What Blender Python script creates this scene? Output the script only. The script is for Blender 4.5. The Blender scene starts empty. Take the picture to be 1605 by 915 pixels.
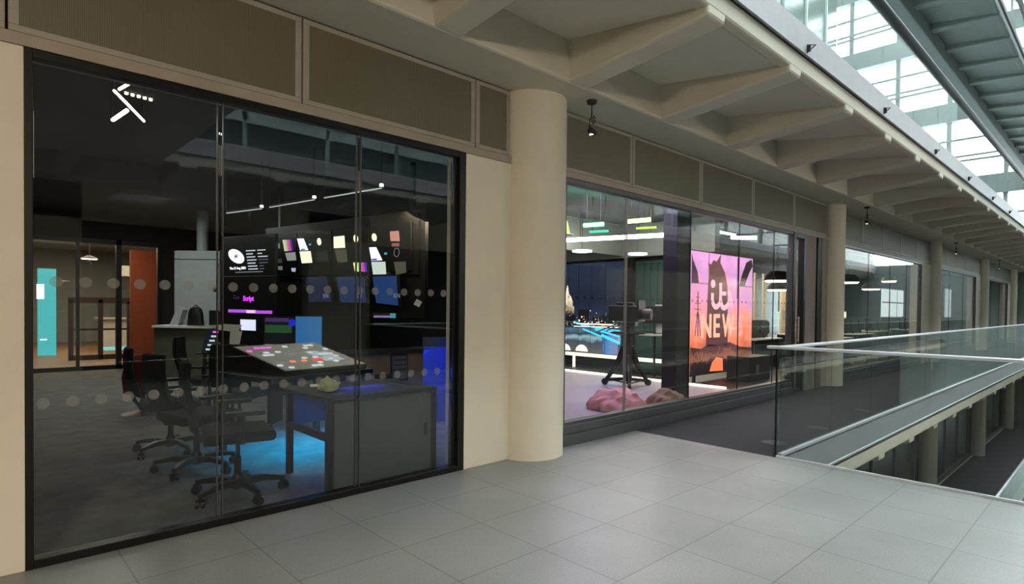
import bpy, bmesh, math, random
from mathutils import Vector, Matrix
random.seed(7)
PI = math.pi
SC = bpy.context.scene
COL = SC.collection

# ------------------------------------------------------------------ camera
F_PX, YAW, PITCH, ROLL, SHIFT = 917.56, math.radians(46.766), math.radians(-0.9514), math.radians(0.6154), 39.138
_f = Vector((math.cos(YAW)*math.cos(PITCH), math.sin(YAW)*math.cos(PITCH), math.sin(PITCH)))
_r = Vector((math.sin(YAW), -math.cos(YAW), 0))
_u = _r.cross(_f)
_r2 = math.cos(ROLL)*_r + math.sin(ROLL)*_u
_u2 = -math.sin(ROLL)*_r + math.cos(ROLL)*_u
cam = bpy.data.cameras.new('camera')
cam.sensor_width = 36.0
cam.lens = F_PX/1605*36
cam.shift_y = SHIFT/1605
cam.clip_start = 0.02; cam.clip_end = 300
camo = bpy.data.objects.new('camera', cam); COL.objects.link(camo)
M = Matrix(((_r2.x, _u2.x, -_f.x, 0), (_r2.y, _u2.y, -_f.y, 0), (_r2.z, _u2.z, -_f.z, 1.46), (0, 0, 0, 1)))
camo.matrix_world = M
SC.camera = camo

# ------------------------------------------------------------------ world and exposure
w = bpy.data.worlds.new('overcast_sky'); SC.world = w; w.use_nodes = True
bg = w.node_tree.nodes['Background']
bg.inputs[0].default_value = (0.90, 0.97, 1.0, 1); bg.inputs[1].default_value = 10.0
SC.view_settings.view_transform = 'Standard'
SC.view_settings.look = 'None'
SC.view_settings.exposure = 0.5
SC.view_settings.gamma = 1.0
SC.view_settings.use_curve_mapping = False
SC.cycles.use_denoising = True
SC.cycles.max_bounces = 10
SC.cycles.diffuse_bounces = 5
SC.cycles.transparent_max_bounces = 24
SC.cycles.sample_clamp_indirect = 6.0

# ------------------------------------------------------------------ materials
def lin(c):
    if isinstance(c, str):
        c = [int(c[i:i+2], 16)/255 for i in (0, 2, 4)]
        c = [x/12.92 if x <= .04045 else ((x+.055)/1.055)**2.4 for x in c]
    return (c[0], c[1], c[2], 1)

def mat(name, c, rough=.6, metal=0.0, var=.06, scale=6.0, bump=0.0, spec=.5):
    m = bpy.data.materials.new(name); m.use_nodes = True
    nt = m.node_tree; b = nt.nodes['Principled BSDF']
    b.inputs['Roughness'].default_value = rough
    b.inputs['Metallic'].default_value = metal
    b.inputs['Specular IOR Level'].default_value = spec
    tc = nt.nodes.new('ShaderNodeTexCoord')
    n = nt.nodes.new('ShaderNodeTexNoise'); n.inputs['Scale'].default_value = scale; n.inputs['Detail'].default_value = 5
    nt.links.new(tc.outputs['Object'], n.inputs['Vector'])
    r = nt.nodes.new('ShaderNodeMapRange')
    r.inputs['From Min'].default_value = .3; r.inputs['From Max'].default_value = .7
    r.inputs['To Min'].default_value = 1-var; r.inputs['To Max'].default_value = 1+var
    nt.links.new(n.outputs['Fac'], r.inputs['Value'])
    mx = nt.nodes.new('ShaderNodeVectorMath'); mx.operation = 'SCALE'
    mx.inputs[0].default_value = lin(c)[:3]
    nt.links.new(r.outputs[0], mx.inputs['Scale'])
    nt.links.new(mx.outputs[0], b.inputs['Base Color'])
    if bump:
        bp = nt.nodes.new('ShaderNodeBump'); bp.inputs['Strength'].default_value = bump; bp.inputs['Distance'].default_value = .01
        n2 = nt.nodes.new('ShaderNodeTexNoise'); n2.inputs['Scale'].default_value = scale*25
        nt.links.new(tc.outputs['Object'], n2.inputs['Vector'])
        nt.links.new(n2.outputs['Fac'], bp.inputs['Height']); nt.links.new(bp.outputs[0], b.inputs['Normal'])
    return m

def emis(name, c, s):
    m = bpy.data.materials.new(name); m.use_nodes = True
    b = m.node_tree.nodes['Principled BSDF']
    b.inputs['Base Color'].default_value = (.02, .02, .02, 1)
    b.inputs['Roughness'].default_value = .4
    b.inputs['Emission Color'].default_value = lin(c); b.inputs['Emission Strength'].default_value = s
    return m

def glass(name, tint, k=1.0, ior=1.5):
    m = bpy.data.materials.new(name); m.use_nodes = True
    nt = m.node_tree; nt.nodes.clear()
    o = nt.nodes.new('ShaderNodeOutputMaterial'); mx = nt.nodes.new('ShaderNodeMixShader')
    t = nt.nodes.new('ShaderNodeBsdfTransparent'); g = nt.nodes.new('ShaderNodeBsdfGlossy'); fr = nt.nodes.new('ShaderNodeFresnel')
    t.inputs[0].default_value = (*tint, 1); g.inputs['Roughness'].default_value = 0.0; g.inputs[0].default_value = (1, 1, 1, 1)
    ge = nt.nodes.new('ShaderNodeNewGeometry'); im = nt.nodes.new('ShaderNodeMapRange')
    im.inputs['To Min'].default_value = ior; im.inputs['To Max'].default_value = 1/ior      # same reflectance on either side of a face
    nt.links.new(ge.outputs['Backfacing'], im.inputs['Value']); nt.links.new(im.outputs[0], fr.inputs[0])
    mu = nt.nodes.new('ShaderNodeMath'); mu.operation = 'MULTIPLY'; mu.inputs[1].default_value = k; mu.use_clamp = True
    nt.links.new(fr.outputs[0], mu.inputs[0]); nt.links.new(mu.outputs[0], mx.inputs[0])
    nt.links.new(t.outputs[0], mx.inputs[1]); nt.links.new(g.outputs[0], mx.inputs[2]); nt.links.new(mx.outputs[0], o.inputs[0])
    return m

def film(name, c, opacity):
    m = mat(name, c, .8); nt = m.node_tree; b = nt.nodes['Principled BSDF']
    b.inputs['Alpha'].default_value = opacity
    return m

def tile_mat():
    m = mat('floor_tile', '7d7c79', .40, var=.10, scale=1.6)
    nt = m.node_tree; b = nt.nodes['Principled BSDF']
    tc = nt.nodes.new('ShaderNodeTexCoord'); mp = nt.nodes.new('ShaderNodeMapping')
    mp.inputs['Location'].default_value = (-1.924+.6287*20, -2.435+.568*20, 0)
    br = nt.nodes.new('ShaderNodeTexBrick'); br.offset = 0; br.squash = 1
    br.inputs['Scale'].default_value = 1; br.inputs['Mortar Size'].default_value = .004; br.inputs['Mortar Smooth'].default_value = .2
    br.inputs['Brick Width'].default_value = .6287; br.inputs['Row Height'].default_value = .568
    br.inputs['Color1'].default_value = (1, 1, 1, 1); br.inputs['Color2'].default_value = (.90, .90, .91, 1); br.inputs['Mortar'].default_value = (.52, .52, .5, 1)
    nt.links.new(tc.outputs['Object'], mp.inputs[0]); nt.links.new(mp.outputs[0], br.inputs['Vector'])
    fl = nt.nodes.new('ShaderNodeTexNoise'); fl.inputs['Scale'].default_value = 120; fl.inputs['Detail'].default_value = 3
    nt.links.new(tc.outputs['Object'], fl.inputs['Vector'])
    mr = nt.nodes.new('ShaderNodeMapRange'); mr.inputs['From Min'].default_value = .35; mr.inputs['From Max'].default_value = .65
    mr.inputs['To Min'].default_value = .82; mr.inputs['To Max'].default_value = 1.15
    nt.links.new(fl.outputs[0], mr.inputs[0])
    old = b.inputs['Base Color'].links[0].from_socket
    m1 = nt.nodes.new('ShaderNodeVectorMath'); m1.operation = 'MULTIPLY'
    nt.links.new(old, m1.inputs[0]); nt.links.new(br.outputs['Color'], m1.inputs[1])
    m2 = nt.nodes.new('ShaderNodeVectorMath'); m2.operation = 'SCALE'
    nt.links.new(m1.outputs[0], m2.inputs[0]); nt.links.new(mr.outputs[0], m2.inputs['Scale'])
    nt.links.new(m2.outputs[0], b.inputs['Base Color'])
    return m

def perforated():
    m = mat('perforated_metal', '77725f', .5, .25, var=.05, scale=2)
    nt = m.node_tree; b = nt.nodes['Principled BSDF']
    tc = nt.nodes.new('ShaderNodeTexCoord'); sp = nt.nodes.new('ShaderNodeSeparateXYZ')
    nt.links.new(tc.outputs['Object'], sp.inputs[0])
    def mth(op, a, bb=None):
        n = nt.nodes.new('ShaderNodeMath'); n.operation = op
        for i, v in enumerate((a, bb)):
            if v is None: continue
            if isinstance(v, (int, float)): n.inputs[i].default_value = v
            else: nt.links.new(v, n.inputs[i])
        return n.outputs[0]
    P = 2*PI/.017
    a = mth('SINE', mth('MULTIPLY', mth('ADD', sp.outputs['X'], sp.outputs['Z']), P))
    c = mth('SINE', mth('MULTIPLY', mth('SUBTRACT', sp.outputs['X'], sp.outputs['Z']), P))
    h = mth('GREATER_THAN', mth('MULTIPLY', a, c), .28)
    k = mth('SUBTRACT', 1.0, mth('MULTIPLY', h, .72))
    old = b.inputs['Base Color'].links[0].from_socket
    m2 = nt.nodes.new('ShaderNodeVectorMath'); m2.operation = 'SCALE'
    nt.links.new(old, m2.inputs[0]); nt.links.new(k, m2.inputs['Scale'])
    nt.links.new(m2.outputs[0], b.inputs['Base Color'])
    return m

def ramp_emis(name, stops, axis, lo, hi, s, noise=.0, nscale=2.5):
    """picture shown on a lit display: colours along one axis broken up by noise"""
    m = bpy.data.materials.new(name); m.use_nodes = True
    nt = m.node_tree; b = nt.nodes['Principled BSDF']; b.inputs['Base Color'].default_value = (.02, .02, .02, 1)
    b.inputs['Roughness'].default_value = .35
    tc = nt.nodes.new('ShaderNodeTexCoord'); sp = nt.nodes.new('ShaderNodeSeparateXYZ'); nt.links.new(tc.outputs['Object'], sp.inputs[0])
    mr = nt.nodes.new('ShaderNodeMapRange'); mr.inputs['From Min'].default_value = lo; mr.inputs['From Max'].default_value = hi
    nt.links.new(sp.outputs[axis], mr.inputs[0])
    n = nt.nodes.new('ShaderNodeTexNoise'); n.inputs['Scale'].default_value = nscale; n.inputs['Detail'].default_value = 6
    nt.links.new(tc.outputs['Object'], n.inputs['Vector'])
    q = nt.nodes.new('ShaderNodeMath'); q.operation = 'MULTIPLY_ADD'; nt.links.new(n.outputs[0], q.inputs[0]); q.inputs[1].default_value = noise
    a2 = nt.nodes.new('ShaderNodeMath'); a2.operation = 'SUBTRACT'; nt.links.new(mr.outputs[0], a2.inputs[0]); a2.inputs[1].default_value = noise*.5
    nt.links.new(a2.outputs[0], q.inputs[2])
    cr = nt.nodes.new('ShaderNodeValToRGB'); nt.links.new(q.outputs[0], cr.inputs[0])
    el = cr.color_ramp.elements
    while len(el) < len(stops): el.new(.5)
    for e, (p, c) in zip(el, stops): e.position = p; e.color = lin(c)
    nt.links.new(cr.outputs[0], b.inputs['Emission Color']); b.inputs['Emission Strength'].default_value = s
    return m

MT = dict(
    tile=tile_mat(), perf=perforated(),
    carpet=mat('dark_carpet', '232024', .95, var=.15, scale=9, bump=.3),
    room_carpet=mat('room_carpet', '6f716f', .95, var=.25, scale=5, bump=.3),
    concrete=mat('painted_concrete', 'c8c2b0', .75, var=.03, scale=2.5, bump=.05),
    pier=mat('cream_plaster', 'd6cdb8', .7, var=.03, scale=3, bump=.05),
    panel=mat('grey_panel_frame', '9a9488', .5, .1),
    taupe=mat('taupe_plaster', '8a7f7a', .7),  # cream pier plaster with its shade put into the colour
    lintel=mat('taupe_lintel', '9a8f80', .5, .1),
    black=mat('black_metal', '0b0a0a', .4, .2),
    dark=mat('charcoal_metal', '2b2c2c', .45, .3),
    sill=mat('grey_sill_metal', '56585a', .4, .5),
    desk_black=mat('matt_black_laminate', '18191a', .85),
    rail=mat('pale_rail_metal', 'd4d4da', .3, .35, var=.02),
    steel=mat('brushed_steel', 'c4c4c6', .32, .7, var=.04),
    fascia=mat('pale_fascia_metal', 'b4b3b5', .5, .2),
    gutter=mat('grey_gutter', '2d2f30', .6),
    soffit2=mat('upper_soffit', '656c6c', .8),
    spandrel=mat('grey_spandrel', '5f6866', .6),
    greyg=mat('grey_green_cladding', '8c9794', .6),
    wall_dark=mat('dark_room_wall', '2a2b2d', .8),
    ceil_dark=mat('dark_room_ceiling', '44474a', .8),
    brownwall=mat('dark_brown_wall', '3d322b', .7),
    wood=mat('wooden_floor', '7d6248', .5, var=.12),
    desk_wood=mat('oak_veneer', '6d5f40', .5, var=.15, scale=3),
    orange=mat('orange_panel', '8a4426', .6),
    cream=mat('cream_panel', 'e8dcc0', .7),
    white=mat('white_laminate', 'd8dad8', .5),
    offwhite=mat('pale_grey_laminate', 'a3a7a6', .5),
    counter=mat('olive_counter_front', '5d5f50', .6),
    plastic=mat('black_plastic', '0b0c0d', .45),
    fabric=mat('black_fabric', '0d0d10', .95, var=.2, scale=30),
    cab=mat('grey_cabinet', '4e5452', .55),
    red=mat('dark_red_fabric', '5a1014', .9),
    paper=mat('white_paper', 'e2e0d8', .8),
    crumple=mat('pale_green_paper', 'c6cf96', .8),
    bluewall=mat('blue_painted_board', '1c4fb8', .5),  # blue glow put into the colour of the boards
    pink=mat('pink_fabric', 'd69aa0', .85, var=.2, scale=8),
    tan=mat('tan_fabric', '8b7460', .85, var=.15),
    studio_floor=mat('studio_floor', 'b9b2bd', .28, var=.03),
    studio_col=mat('dark_plum_column', '1b181a', .5),
    upglass=mat('dark_green_cladding', '2c3a36', .25, .1, var=.2, scale=1.2),
    glass=glass('clear_glass', (.86, .885, .885), 1.2),
    glass_studio=glass('studio_glass', (.97, .98, .975), .7),
    balu=glass('balustrade_glass', (.86, .89, .875), .9),
    skyglass=glass('skylight_glass', (.93, .95, .95), .6),
    frost=film('frosted_film', '8f9291', .30),
    lamp_warm=emis('warm_lamp', 'ffe9c4', 14),
    lamp_white=emis('white_lamp', 'fff8e8', 9),
    lamp_led=emis('led_tube', 'fffbe6', 12),  # glow of the tubes that stand in for a reflected lamp
    lamp_dim=emis('small_lamp', 'fff2d8', 3),
    lamp_green=emis('green_lamp', '50ffbc', 8), lamp_green2=emis('green_lamp_soft', '18c890', 1.6),
    lamp_yellow=emis('yellow_green_lamp', 'e8ff7a', 6), lamp_yellow2=emis('yellow_green_lamp_soft', 'a8d820', 1.5),
    lamp_blue=emis('blue_led_strip', '2060ff', 6), lamp_cyan=emis('cyan_led', '1fa8d8', 4),
)

# ------------------------------------------------------------------ builders
class MB:
    def __init__(s): s.bm = bmesh.new(); s.mats = []
    def quadmesh(s, vs, fs):
        v = [s.bm.verts.new(p) for p in vs]
        for f in fs:
            try: s.bm.faces.new([v[i] for i in f])
            except ValueError: pass
        return s
    def box(s, x0, x1, y0, y1, z0, z1):
        x0, x1 = sorted((x0, x1)); y0, y1 = sorted((y0, y1)); z0, z1 = sorted((z0, z1))
        vs = [(x, y, z) for z in (z0, z1) for y in (y0, y1) for x in (x0, x1)]
        return s.quadmesh(vs, [(0, 2, 3, 1), (4, 5, 7, 6), (0, 1, 5, 4), (2, 6, 7, 3), (0, 4, 6, 2), (1, 3, 7, 5)])
    def prism(s, poly, axis, a, b):
        """poly: 2-D outline; axis 0/1/2 is the extrusion axis, outline in the other two (in order)"""
        def P(q, t):
            l = [q[0], q[1]]; l.insert(axis, t); return tuple(l)
        n = len(poly)
        vs = [P(q, a) for q in poly]+[P(q, b) for q in poly]
        fs = [tuple(range(n))[::-1], tuple(range(n, 2*n))]+[(i, (i+1) % n, n+(i+1) % n, n+i) for i in range(n)]
        return s.quadmesh(vs, fs)
    def tube(s, pts, r, seg=10, cap=True):
        pts = [Vector(p) for p in pts]; rs = r if isinstance(r, (list, tuple)) else [r]*len(pts)
        rings = []
        up0 = None
        for i, p in enumerate(pts):
            d = (pts[min(i+1, len(pts)-1)]-pts[max(i-1, 0)]).normalized()
            if up0 is None or abs(up0.dot(d)) > .95: up0 = Vector((0, 0, 1)) if abs(d.z) < .9 else Vector((1, 0, 0))
            a = d.cross(up0).normalized(); b = d.cross(a)
            rings.append([s.bm.verts.new(p+rs[i]*(math.cos(2*PI*k/seg)*a+math.sin(2*PI*k/seg)*b)) for k in range(seg)])
        for A, B in zip(rings, rings[1:]):
            for k in range(seg): s.bm.faces.new((A[k], A[(k+1) % seg], B[(k+1) % seg], B[k]))
        if cap: s.bm.faces.new(rings[0][::-1]); s.bm.faces.new(rings[-1])
        return s
    def lathe(s, prof, c=(0, 0, 0), seg=32):
        rings = []
        for r, z in prof:
            rings.append([s.bm.verts.new((c[0]+max(r, 1e-4)*math.cos(2*PI*k/seg), c[1]+max(r, 1e-4)*math.sin(2*PI*k/seg), c[2]+z)) for k in range(seg)])
        for A, B in zip(rings, rings[1:]):
            for k in range(seg): s.bm.faces.new((A[k], A[(k+1) % seg], B[(k+1) % seg], B[k]))
        s.bm.faces.new(rings[0][::-1]); s.bm.faces.new(rings[-1])
        return s
    def xf(s, mtx): bmesh.ops.transform(s.bm, matrix=mtx, verts=s.bm.verts); return s
    def build(s, name, m, parent=None, bevel=0, smooth=False, loc=None, rotz=0, seg=2):
        bmesh.ops.recalc_face_normals(s.bm, faces=s.bm.faces)
        me = bpy.data.meshes.new(name); s.bm.to_mesh(me); s.bm.free()
        me.materials.append(MT[m] if isinstance(m, str) else m)
        o = bpy.data.objects.new(name, me); COL.objects.link(o)
        if parent: o.parent = parent
        if loc: o.location = loc
        o.rotation_euler.z = rotz
        if smooth:
            for p in me.polygons: p.use_smooth = True
            me.set_sharp_from_angle(angle=math.radians(38))
        if bevel:
            b = o.modifiers.new('bevel', 'BEVEL'); b.width = bevel; b.segments = seg; b.limit_method = 'ANGLE'
        return o

def tag(o, label, cat, group=None):
    o['label'] = label; o['category'] = cat
    if group: o['group'] = group
    return o
def struct(o): o['kind'] = 'structure'; return o
def thing(name, label, cat, loc=(0, 0, 0), rotz=0, group=None):
    o = bpy.data.objects.new(name, None); o.empty_display_size = .1; COL.objects.link(o)
    o.location = loc; o.rotation_euler.z = rotz
    return tag(o, label, cat, group)
def sempty(name, loc=(0, 0, 0)):
    o = bpy.data.objects.new(name, None); o.empty_display_size = .1; COL.objects.link(o); o.location = loc
    return struct(o)
def dup(root, loc=None, rotz=None, label=None, scale=None):
    r = root.copy(); COL.objects.link(r)
    if loc is not None: r.location = loc
    if rotz is not None: r.rotation_euler.z = rotz
    if label: r['label'] = label
    for ch in root.children:
        c = ch.copy(); COL.objects.link(c); c.parent = r
        for g in ch.children:
            d = g.copy(); COL.objects.link(d); d.parent = c
    return r
def text(name, s, size, loc, m, parent=None, rot=(PI/2, 0, 0), ext=.002, sx=1.0, align='LEFT', fat=0.0):
    cu = bpy.data.curves.new(name, 'FONT'); cu.body = s; cu.size = size; cu.extrude = ext; cu.align_x = align; cu.offset = fat
    tmp = bpy.data.objects.new('tmp', cu); COL.objects.link(tmp)
    me = bpy.data.meshes.new_from_object(tmp.evaluated_get(bpy.context.evaluated_depsgraph_get()))
    bpy.data.objects.remove(tmp)
    me.materials.clear(); me.materials.append(MT[m] if isinstance(m, str) else m)
    o = bpy.data.objects.new(name, me); COL.objects.link(o); o.location = loc; o.rotation_euler = rot; o.scale = (sx, 1, 1)
    if parent: o.parent = parent
    return o
def area(name, loc, size, power, c, rot=(0, 0, 0), sy=None, spread=None):
    l = bpy.data.lights.new(name, 'AREA'); l.energy = power; l.color = lin(c)[:3]; l.size = size
    if sy: l.shape = 'RECTANGLE'; l.size_y = sy
    if spread: l.spread = spread
    o = bpy.data.objects.new(name, l); COL.objects.link(o); o.location = loc; o.rotation_euler = rot
    return o

XA, XB = -8.0, 39.0
FY = 4.09           # face of the shopfront wall
EY = 2.20           # edge of each floor slab
BY = 2.41           # balustrade line
H = 4.10            # storey height
COLX = [4.153, 12.45, 20.75, 28.85, 36.7]
DIVX = 4.35

# ================================================================== structure
# bridging floor with stone tiles
struct(MB().box(XA, 5.87, -BY, BY, -.35, 0).box(XA, 5.87, BY, FY+.12, -.35, 0).box(XA, 5.87, -FY-.1, -BY, -.35, 0).build('floor', 'tile'))
# carpeted walkway running on to the right, with its slab
def walkway(sg, z, x0, top, name):
    m = MB()
    m.box(x0, XB, sg*BY, sg*(FY+.1), z-.02, z)
    return struct(m.build(name, top))
walkway(1, 0, 5.87, 'carpet', 'floor')
walkway(-1, 0, 5.87, 'carpet', 'floor')
walkway(1, -H, XA, 'carpet', 'floor')

def ribbed_soffit(sg, zt, x0, name, m='concrete', ye=EY, yb=3.55, yw=4.35, rb=3.51, rf=3.64):
    """slab with a deep beam along the wall and tapering ribs out to the edge; zt is the floor level it carries"""
    b = MB()
    zf = zt-H
    Z = lambda v: zf+v
    top = Z(3.98)
    b.box(x0, XB, sg*yb, sg*yw, Z(3.51), top)
    # sloping coffer ceiling and edge strip
    b.prism([(sg*(yb+.01), Z(3.87)), (sg*(yb+.01), top), (sg*(BY+.11), top), (sg*(BY+.11), Z(3.878)), (sg*ye, Z(3.878)), (sg*ye, Z(3.70)), (sg*(ye+.08), Z(3.70)), (sg*(ye+.12), Z(3.72))], 0, x0, XB)
    k0 = math.ceil((x0-4.03)/1.5)
    k = k0
    while 4.03+1.5*k+.28 < XB:
        xx = 4.03+1.5*k
        # rib: flat underside narrower than its root
        lo = [(xx, yb+.02, rb), (xx+.26, yb+.02, rb), (xx+.26, ye+.002, rf), (xx+.0, ye+.002, rf)]
        hi = [(xx-.06, yb+.02, 3.95), (xx+.32, yb+.02, 3.95), (xx+.30, ye+.002, 3.86), (xx-.04, ye+.002, 3.86)]
        vs = [(p[0], sg*p[1], Z(p[2])) for p in lo+hi]
        b.quadmesh(vs, [(0, 1, 2, 3), (4, 5, 6, 7), (0, 1, 5, 4), (1, 2, 6, 5), (2, 3, 7, 6), (3, 0, 4, 7)])
        k += 1
    return struct(b.build(name, m, bevel=.025, seg=2))
ribbed_soffit(1, H, XA, 'ceiling')
ribbed_soffit(-1, H, XA, 'ceiling')
ribbed_soffit(1, 0, 5.95, 'ceiling')
ribbed_soffit(-1, 0, 5.95, 'ceiling')
ribbed_soffit(1, 2*H, XA, 'ceiling', 'soffit2', ye=2.08, yb=3.3, yw=3.72, rb=3.74, rf=3.66)
ribbed_soffit(-1, 2*H, XA, 'ceiling', 'soffit2', ye=2.08, yb=3.3, yw=3.72, rb=3.74, rf=3.66)

# slab above the rooms (terrace over the podium) and upper walkway decks
struct(MB().box(XA, XB, EY, 12.9, 3.985, 4.08).build('floor_terrace', 'greyg'))
struct(MB().box(XA, XB, -12.9, -EY, 3.985, 4.08).build('floor_terrace', 'greyg'))
for sg in (1, -1):
    struct(MB().box(XA, XB, sg*2.08, sg*3.72, 8.085, 8.2).build('floor_walkway', 'soffit2'))

# unseen slab added overhead to keep daylight off the left floor
struct(MB().box(XA, 2.2, -EY+.04, EY-.04, 3.6, 4.08).build('ceiling_bridge', 'concrete'))

# pale metal fascia along the slab edge above, with its dark shadow gap below
def fascia(sg, z, x0, name):
    struct(MB().box(x0, XB, sg*(EY-.03), sg*(EY-.005), z-.225, z+.03).build(name, 'fascia'))
    struct(MB().box(x0, XB, sg*(EY-.006), sg*(EY+.01), z-.236, z-.224).build(name, 'black'))
fascia(1, H, XA, 'trim_1'); fascia(-1, H, XA, 'trim_2')
# gutter ledge falling from the walkway balustrade to the slab edge at this floor
def gutter(sg):
    struct(MB().prism([(sg*BY, -.01), (sg*(EY+.018), -.185), (sg*(EY+.018), -.20), (sg*(BY+.1), -.20), (sg*(BY+.1), -.03)], 0, 5.93, XB).build('trim_3', 'gutter'))
    struct(MB().box(5.93, XB, sg*(EY-.002), sg*(EY+.018), -.20, -.182).build('trim_4', 'fascia'))
    struct(MB().box(5.93, XB, sg*(EY-.004), sg*(EY+.05), -.222, -.20).build('trim_5', 'black'))
gutter(1); gutter(-1)

# ------------------------------------------------------------------ shopfront wall: piers and head
def wallseg(x0, x1, z0, z1, name='wall_left', m='pier', y=FY, d=.28, bev=.006):
    return struct(MB().box(x0, x1, y, y+d, z0, z1).build(name, m, bevel=bev))
OPEN = [(-6.2, -1.3), (.247, 3.27), (4.58, 11.1), (12.9, 19.55), (21.15, 27.7), (29.2, 35.7)]
prev = XA
for a, b in OPEN:
    wallseg(prev, a, 0, 2.825, m='pier' if a != 12.9 else 'taupe'); prev = b
struct(MB().box(11.62, 11.86, FY-.03, FY+.01, 0, 2.82).build('trim_11', 'black'))
wallseg(prev, XB, 0, 2.825)
# flat taupe lintel above every opening, black void behind the panels
struct(MB().box(XA, XB, FY-.012, FY+.25, 2.825, 2.889).build('trim_7', 'lintel'))
struct(MB().box(XA, XB, FY+.03, FY+.28, 2.889, 3.515).build('trim_8', 'black'))

# columns
for i, x in enumerate(COLX):
    r = .352 if i == 0 else .235
    y = 4.165 if i == 0 else 4.10
    seg = 64
    b = MB().lathe([(r, 0), (r, 3.515)], (0, 0, 0), seg)
    words = ['thick round cream column beside the dark glazed newsroom', 'cream round column where the studio glazing ends, second along the walkway',
             'round column third along the walkway, between lit office windows', 'fourth round column along the walkway, in grey shade', 'farthest round column at the end of the walkway'][i]
    tag(b.build('column', 'pier', smooth=True, loc=(x, y, 0)), words, 'column', 'round columns along the walkway')
    if i:
        b = MB().lathe([(r, 0), (r, 3.515)], (0, 0, 0), 32)
        words2 = [None, 'column on the floor below, nearest one seen under the glass balustrade, lit greenish', 'round column of the floor below, second from the balustrade corner',
                  'round column of the floor below, third from the balustrade corner', 'last small column of the floor below, deep in shadow'][i]
        tag(b.build('column', 'pier', smooth=True, loc=(x, y, -H)), words2, 'column', 'round columns on the floor below')

# perforated bulkhead panels
def pframe(w, h, t=.045):
    return (MB().box(0, w, 0, .03, 0, t*.8).box(0, w, 0, .03, h-t*.8, h).box(0, t, 0, .03, t*.8, h-t*.8).box(w-t, w, 0, .03, t*.8, h-t*.8))
PAN = [(-6.2, -4.61), (-4.6, -3.02), (-3.01, -1.425), (-1.412, .171), (.183, 1.765), (1.777, 3.360), (3.372, 3.79)]
x = 4.56
for xe in (5.77, 7.36, 8.95, 10.55, 12.12): PAN.append((x, xe-.012)); x = xe
for c0, c1 in ((12.78, 20.42), (21.08, 28.52), (29.18, 36.4)):
    n = 5; wd = (c1-c0)/n
    for k in range(n): PAN.append((c0+k*wd, c0+(k+1)*wd-.012))
def plabel(i):
    L = {3: 'perforated bulkhead panel cut off by the left edge of the photo', 4: 'widest near perforated metal panel over the left half of the dark newsroom glass',
         5: 'perforated metal panel over the right half of the dark newsroom glass', 6: 'narrow perforated metal panel squeezed against the thick column',
         7: 'perforated grey panel just right of the thick column', 8: 'perforated grey panel above the green and yellow studio lamps',
         9: 'perforated grey panel above the bright purple news picture, left of the one over its end', 10: 'perforated grey panel above the pendant lamps by the studio door',
         11: 'perforated grey panel touching the second column on its left'}
    if i in L: return L[i]
    j = i-12
    bay = ['between the second and third columns', 'between the third and fourth columns', 'between the fourth and last columns'][j//5]
    return 'grey perforated panel '+bay+', '+['nearest', 'second', 'middle', 'fourth', 'farthest'][j % 5]+' in its row'
for i, (a, b) in enumerate(PAN):
    if i < 3:
        t = thing('perforated_panel', 'perforated bulkhead panel out of view on the left, '+['farthest from the column', 'middle of three', 'nearest of three'][i], 'panel', (a, FY-.005, 2.893), 0, 'perforated panels over the shopfronts')
    else:
        t = thing('perforated_panel', plabel(i), 'panel', (a, FY-.005, 2.893), 0, 'perforated panels over the shopfronts')
    pframe(b-a, .605).build('frame', 'panel', t, bevel=.003)
    MB().box(.04, b-a-.04, .006, .02, .03, .58).build('mesh_infill', 'perf', t)

# ------------------------------------------------------------------ glazing 1 (newsroom)
W1 = sempty('window_1', (0, FY, 0))
MB().box(.247, .283, 0, .09, 0, 2.825).box(3.20, 3.27, 0, .09, 0, 2.825).box(.283, 3.20, 0, .09, 0, .05).box(.283, 3.20, 0, .055, 2.775, 2.825)\
    .box(3.165, 3.20, .03, .09, .05, 2.775).build('frame', 'black', W1, bevel=.004)
J = [.283, 1.24, 2.24, 3.165]
for a, b in zip(J, J[1:]):
    MB().box(a+.006, b-.006, .035, .047, .05, 2.775).build('pane', 'glass', W1)
for xj in (1.24, 2.24):
    MB().box(xj-.0195, xj-.0145, .030, .052, .05, 2.775).box(xj+.0145, xj+.0195, .030, .052, .05, 2.775).build('joint', 'sill', W1)
def dots(x0, x1, z, step, r, parent, y):
    b = MB(); x = x0
    while x < x1:
        b.prism([(x+r*math.cos(2*PI*k/20), z+r*math.sin(2*PI*k/20)) for k in range(20)], 1, y-.0015, y)
        x += step
    return b
dots(.385, 3.12, 1.575, .1335, .031, W1, .034).build('frosted_dots', 'frost', W1)
dots(.325, 3.12, .90, .1335, .031, W1, .034).build('frosted_dots', 'frost', W1)

# window left of the camera
def plain_window(idx, a, b, joints, zs=.25, m='glass_studio', frame='sill'):
    W = sempty('window_%d' % idx, (0, FY, 0))
    MB().box(a, b, .0, .10, zs-.04, zs).box(a, b, .0, .10, 2.77, 2.825).box(a, a+.04, 0, .10, zs, 2.77).box(b-.04, b, 0, .1, zs, 2.77).build('frame', frame, W, bevel=.004)
    jj = [a+.04]+joints+[b-.04]
    for p, q in zip(jj, jj[1:]):
        MB().box(p+.003, q-.003, .035, .047, zs, 2.77).build('pane', m, W)
    for xj in joints:
        (MB().box(xj-.018, xj-.014, .033, .049, zs, 2.77).box(xj+.014, xj+.018, .033, .049, zs, 2.77) if xj == 5.72 else MB().box(xj-.003, xj+.003, .033, .049, zs, 2.77)).build('joint', 'steel' if xj == 5.72 else 'dark', W)
    return W
def sillbase(a, b):
    return struct(MB().box(a, b, FY-.03, FY+.12, 0, .12).box(a, b, FY-.012, FY+.12, .12, .135).box(a, b, FY-.02, FY+.12, .135, .215).build('baseboard_left', 'sill', bevel=.006))
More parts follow.
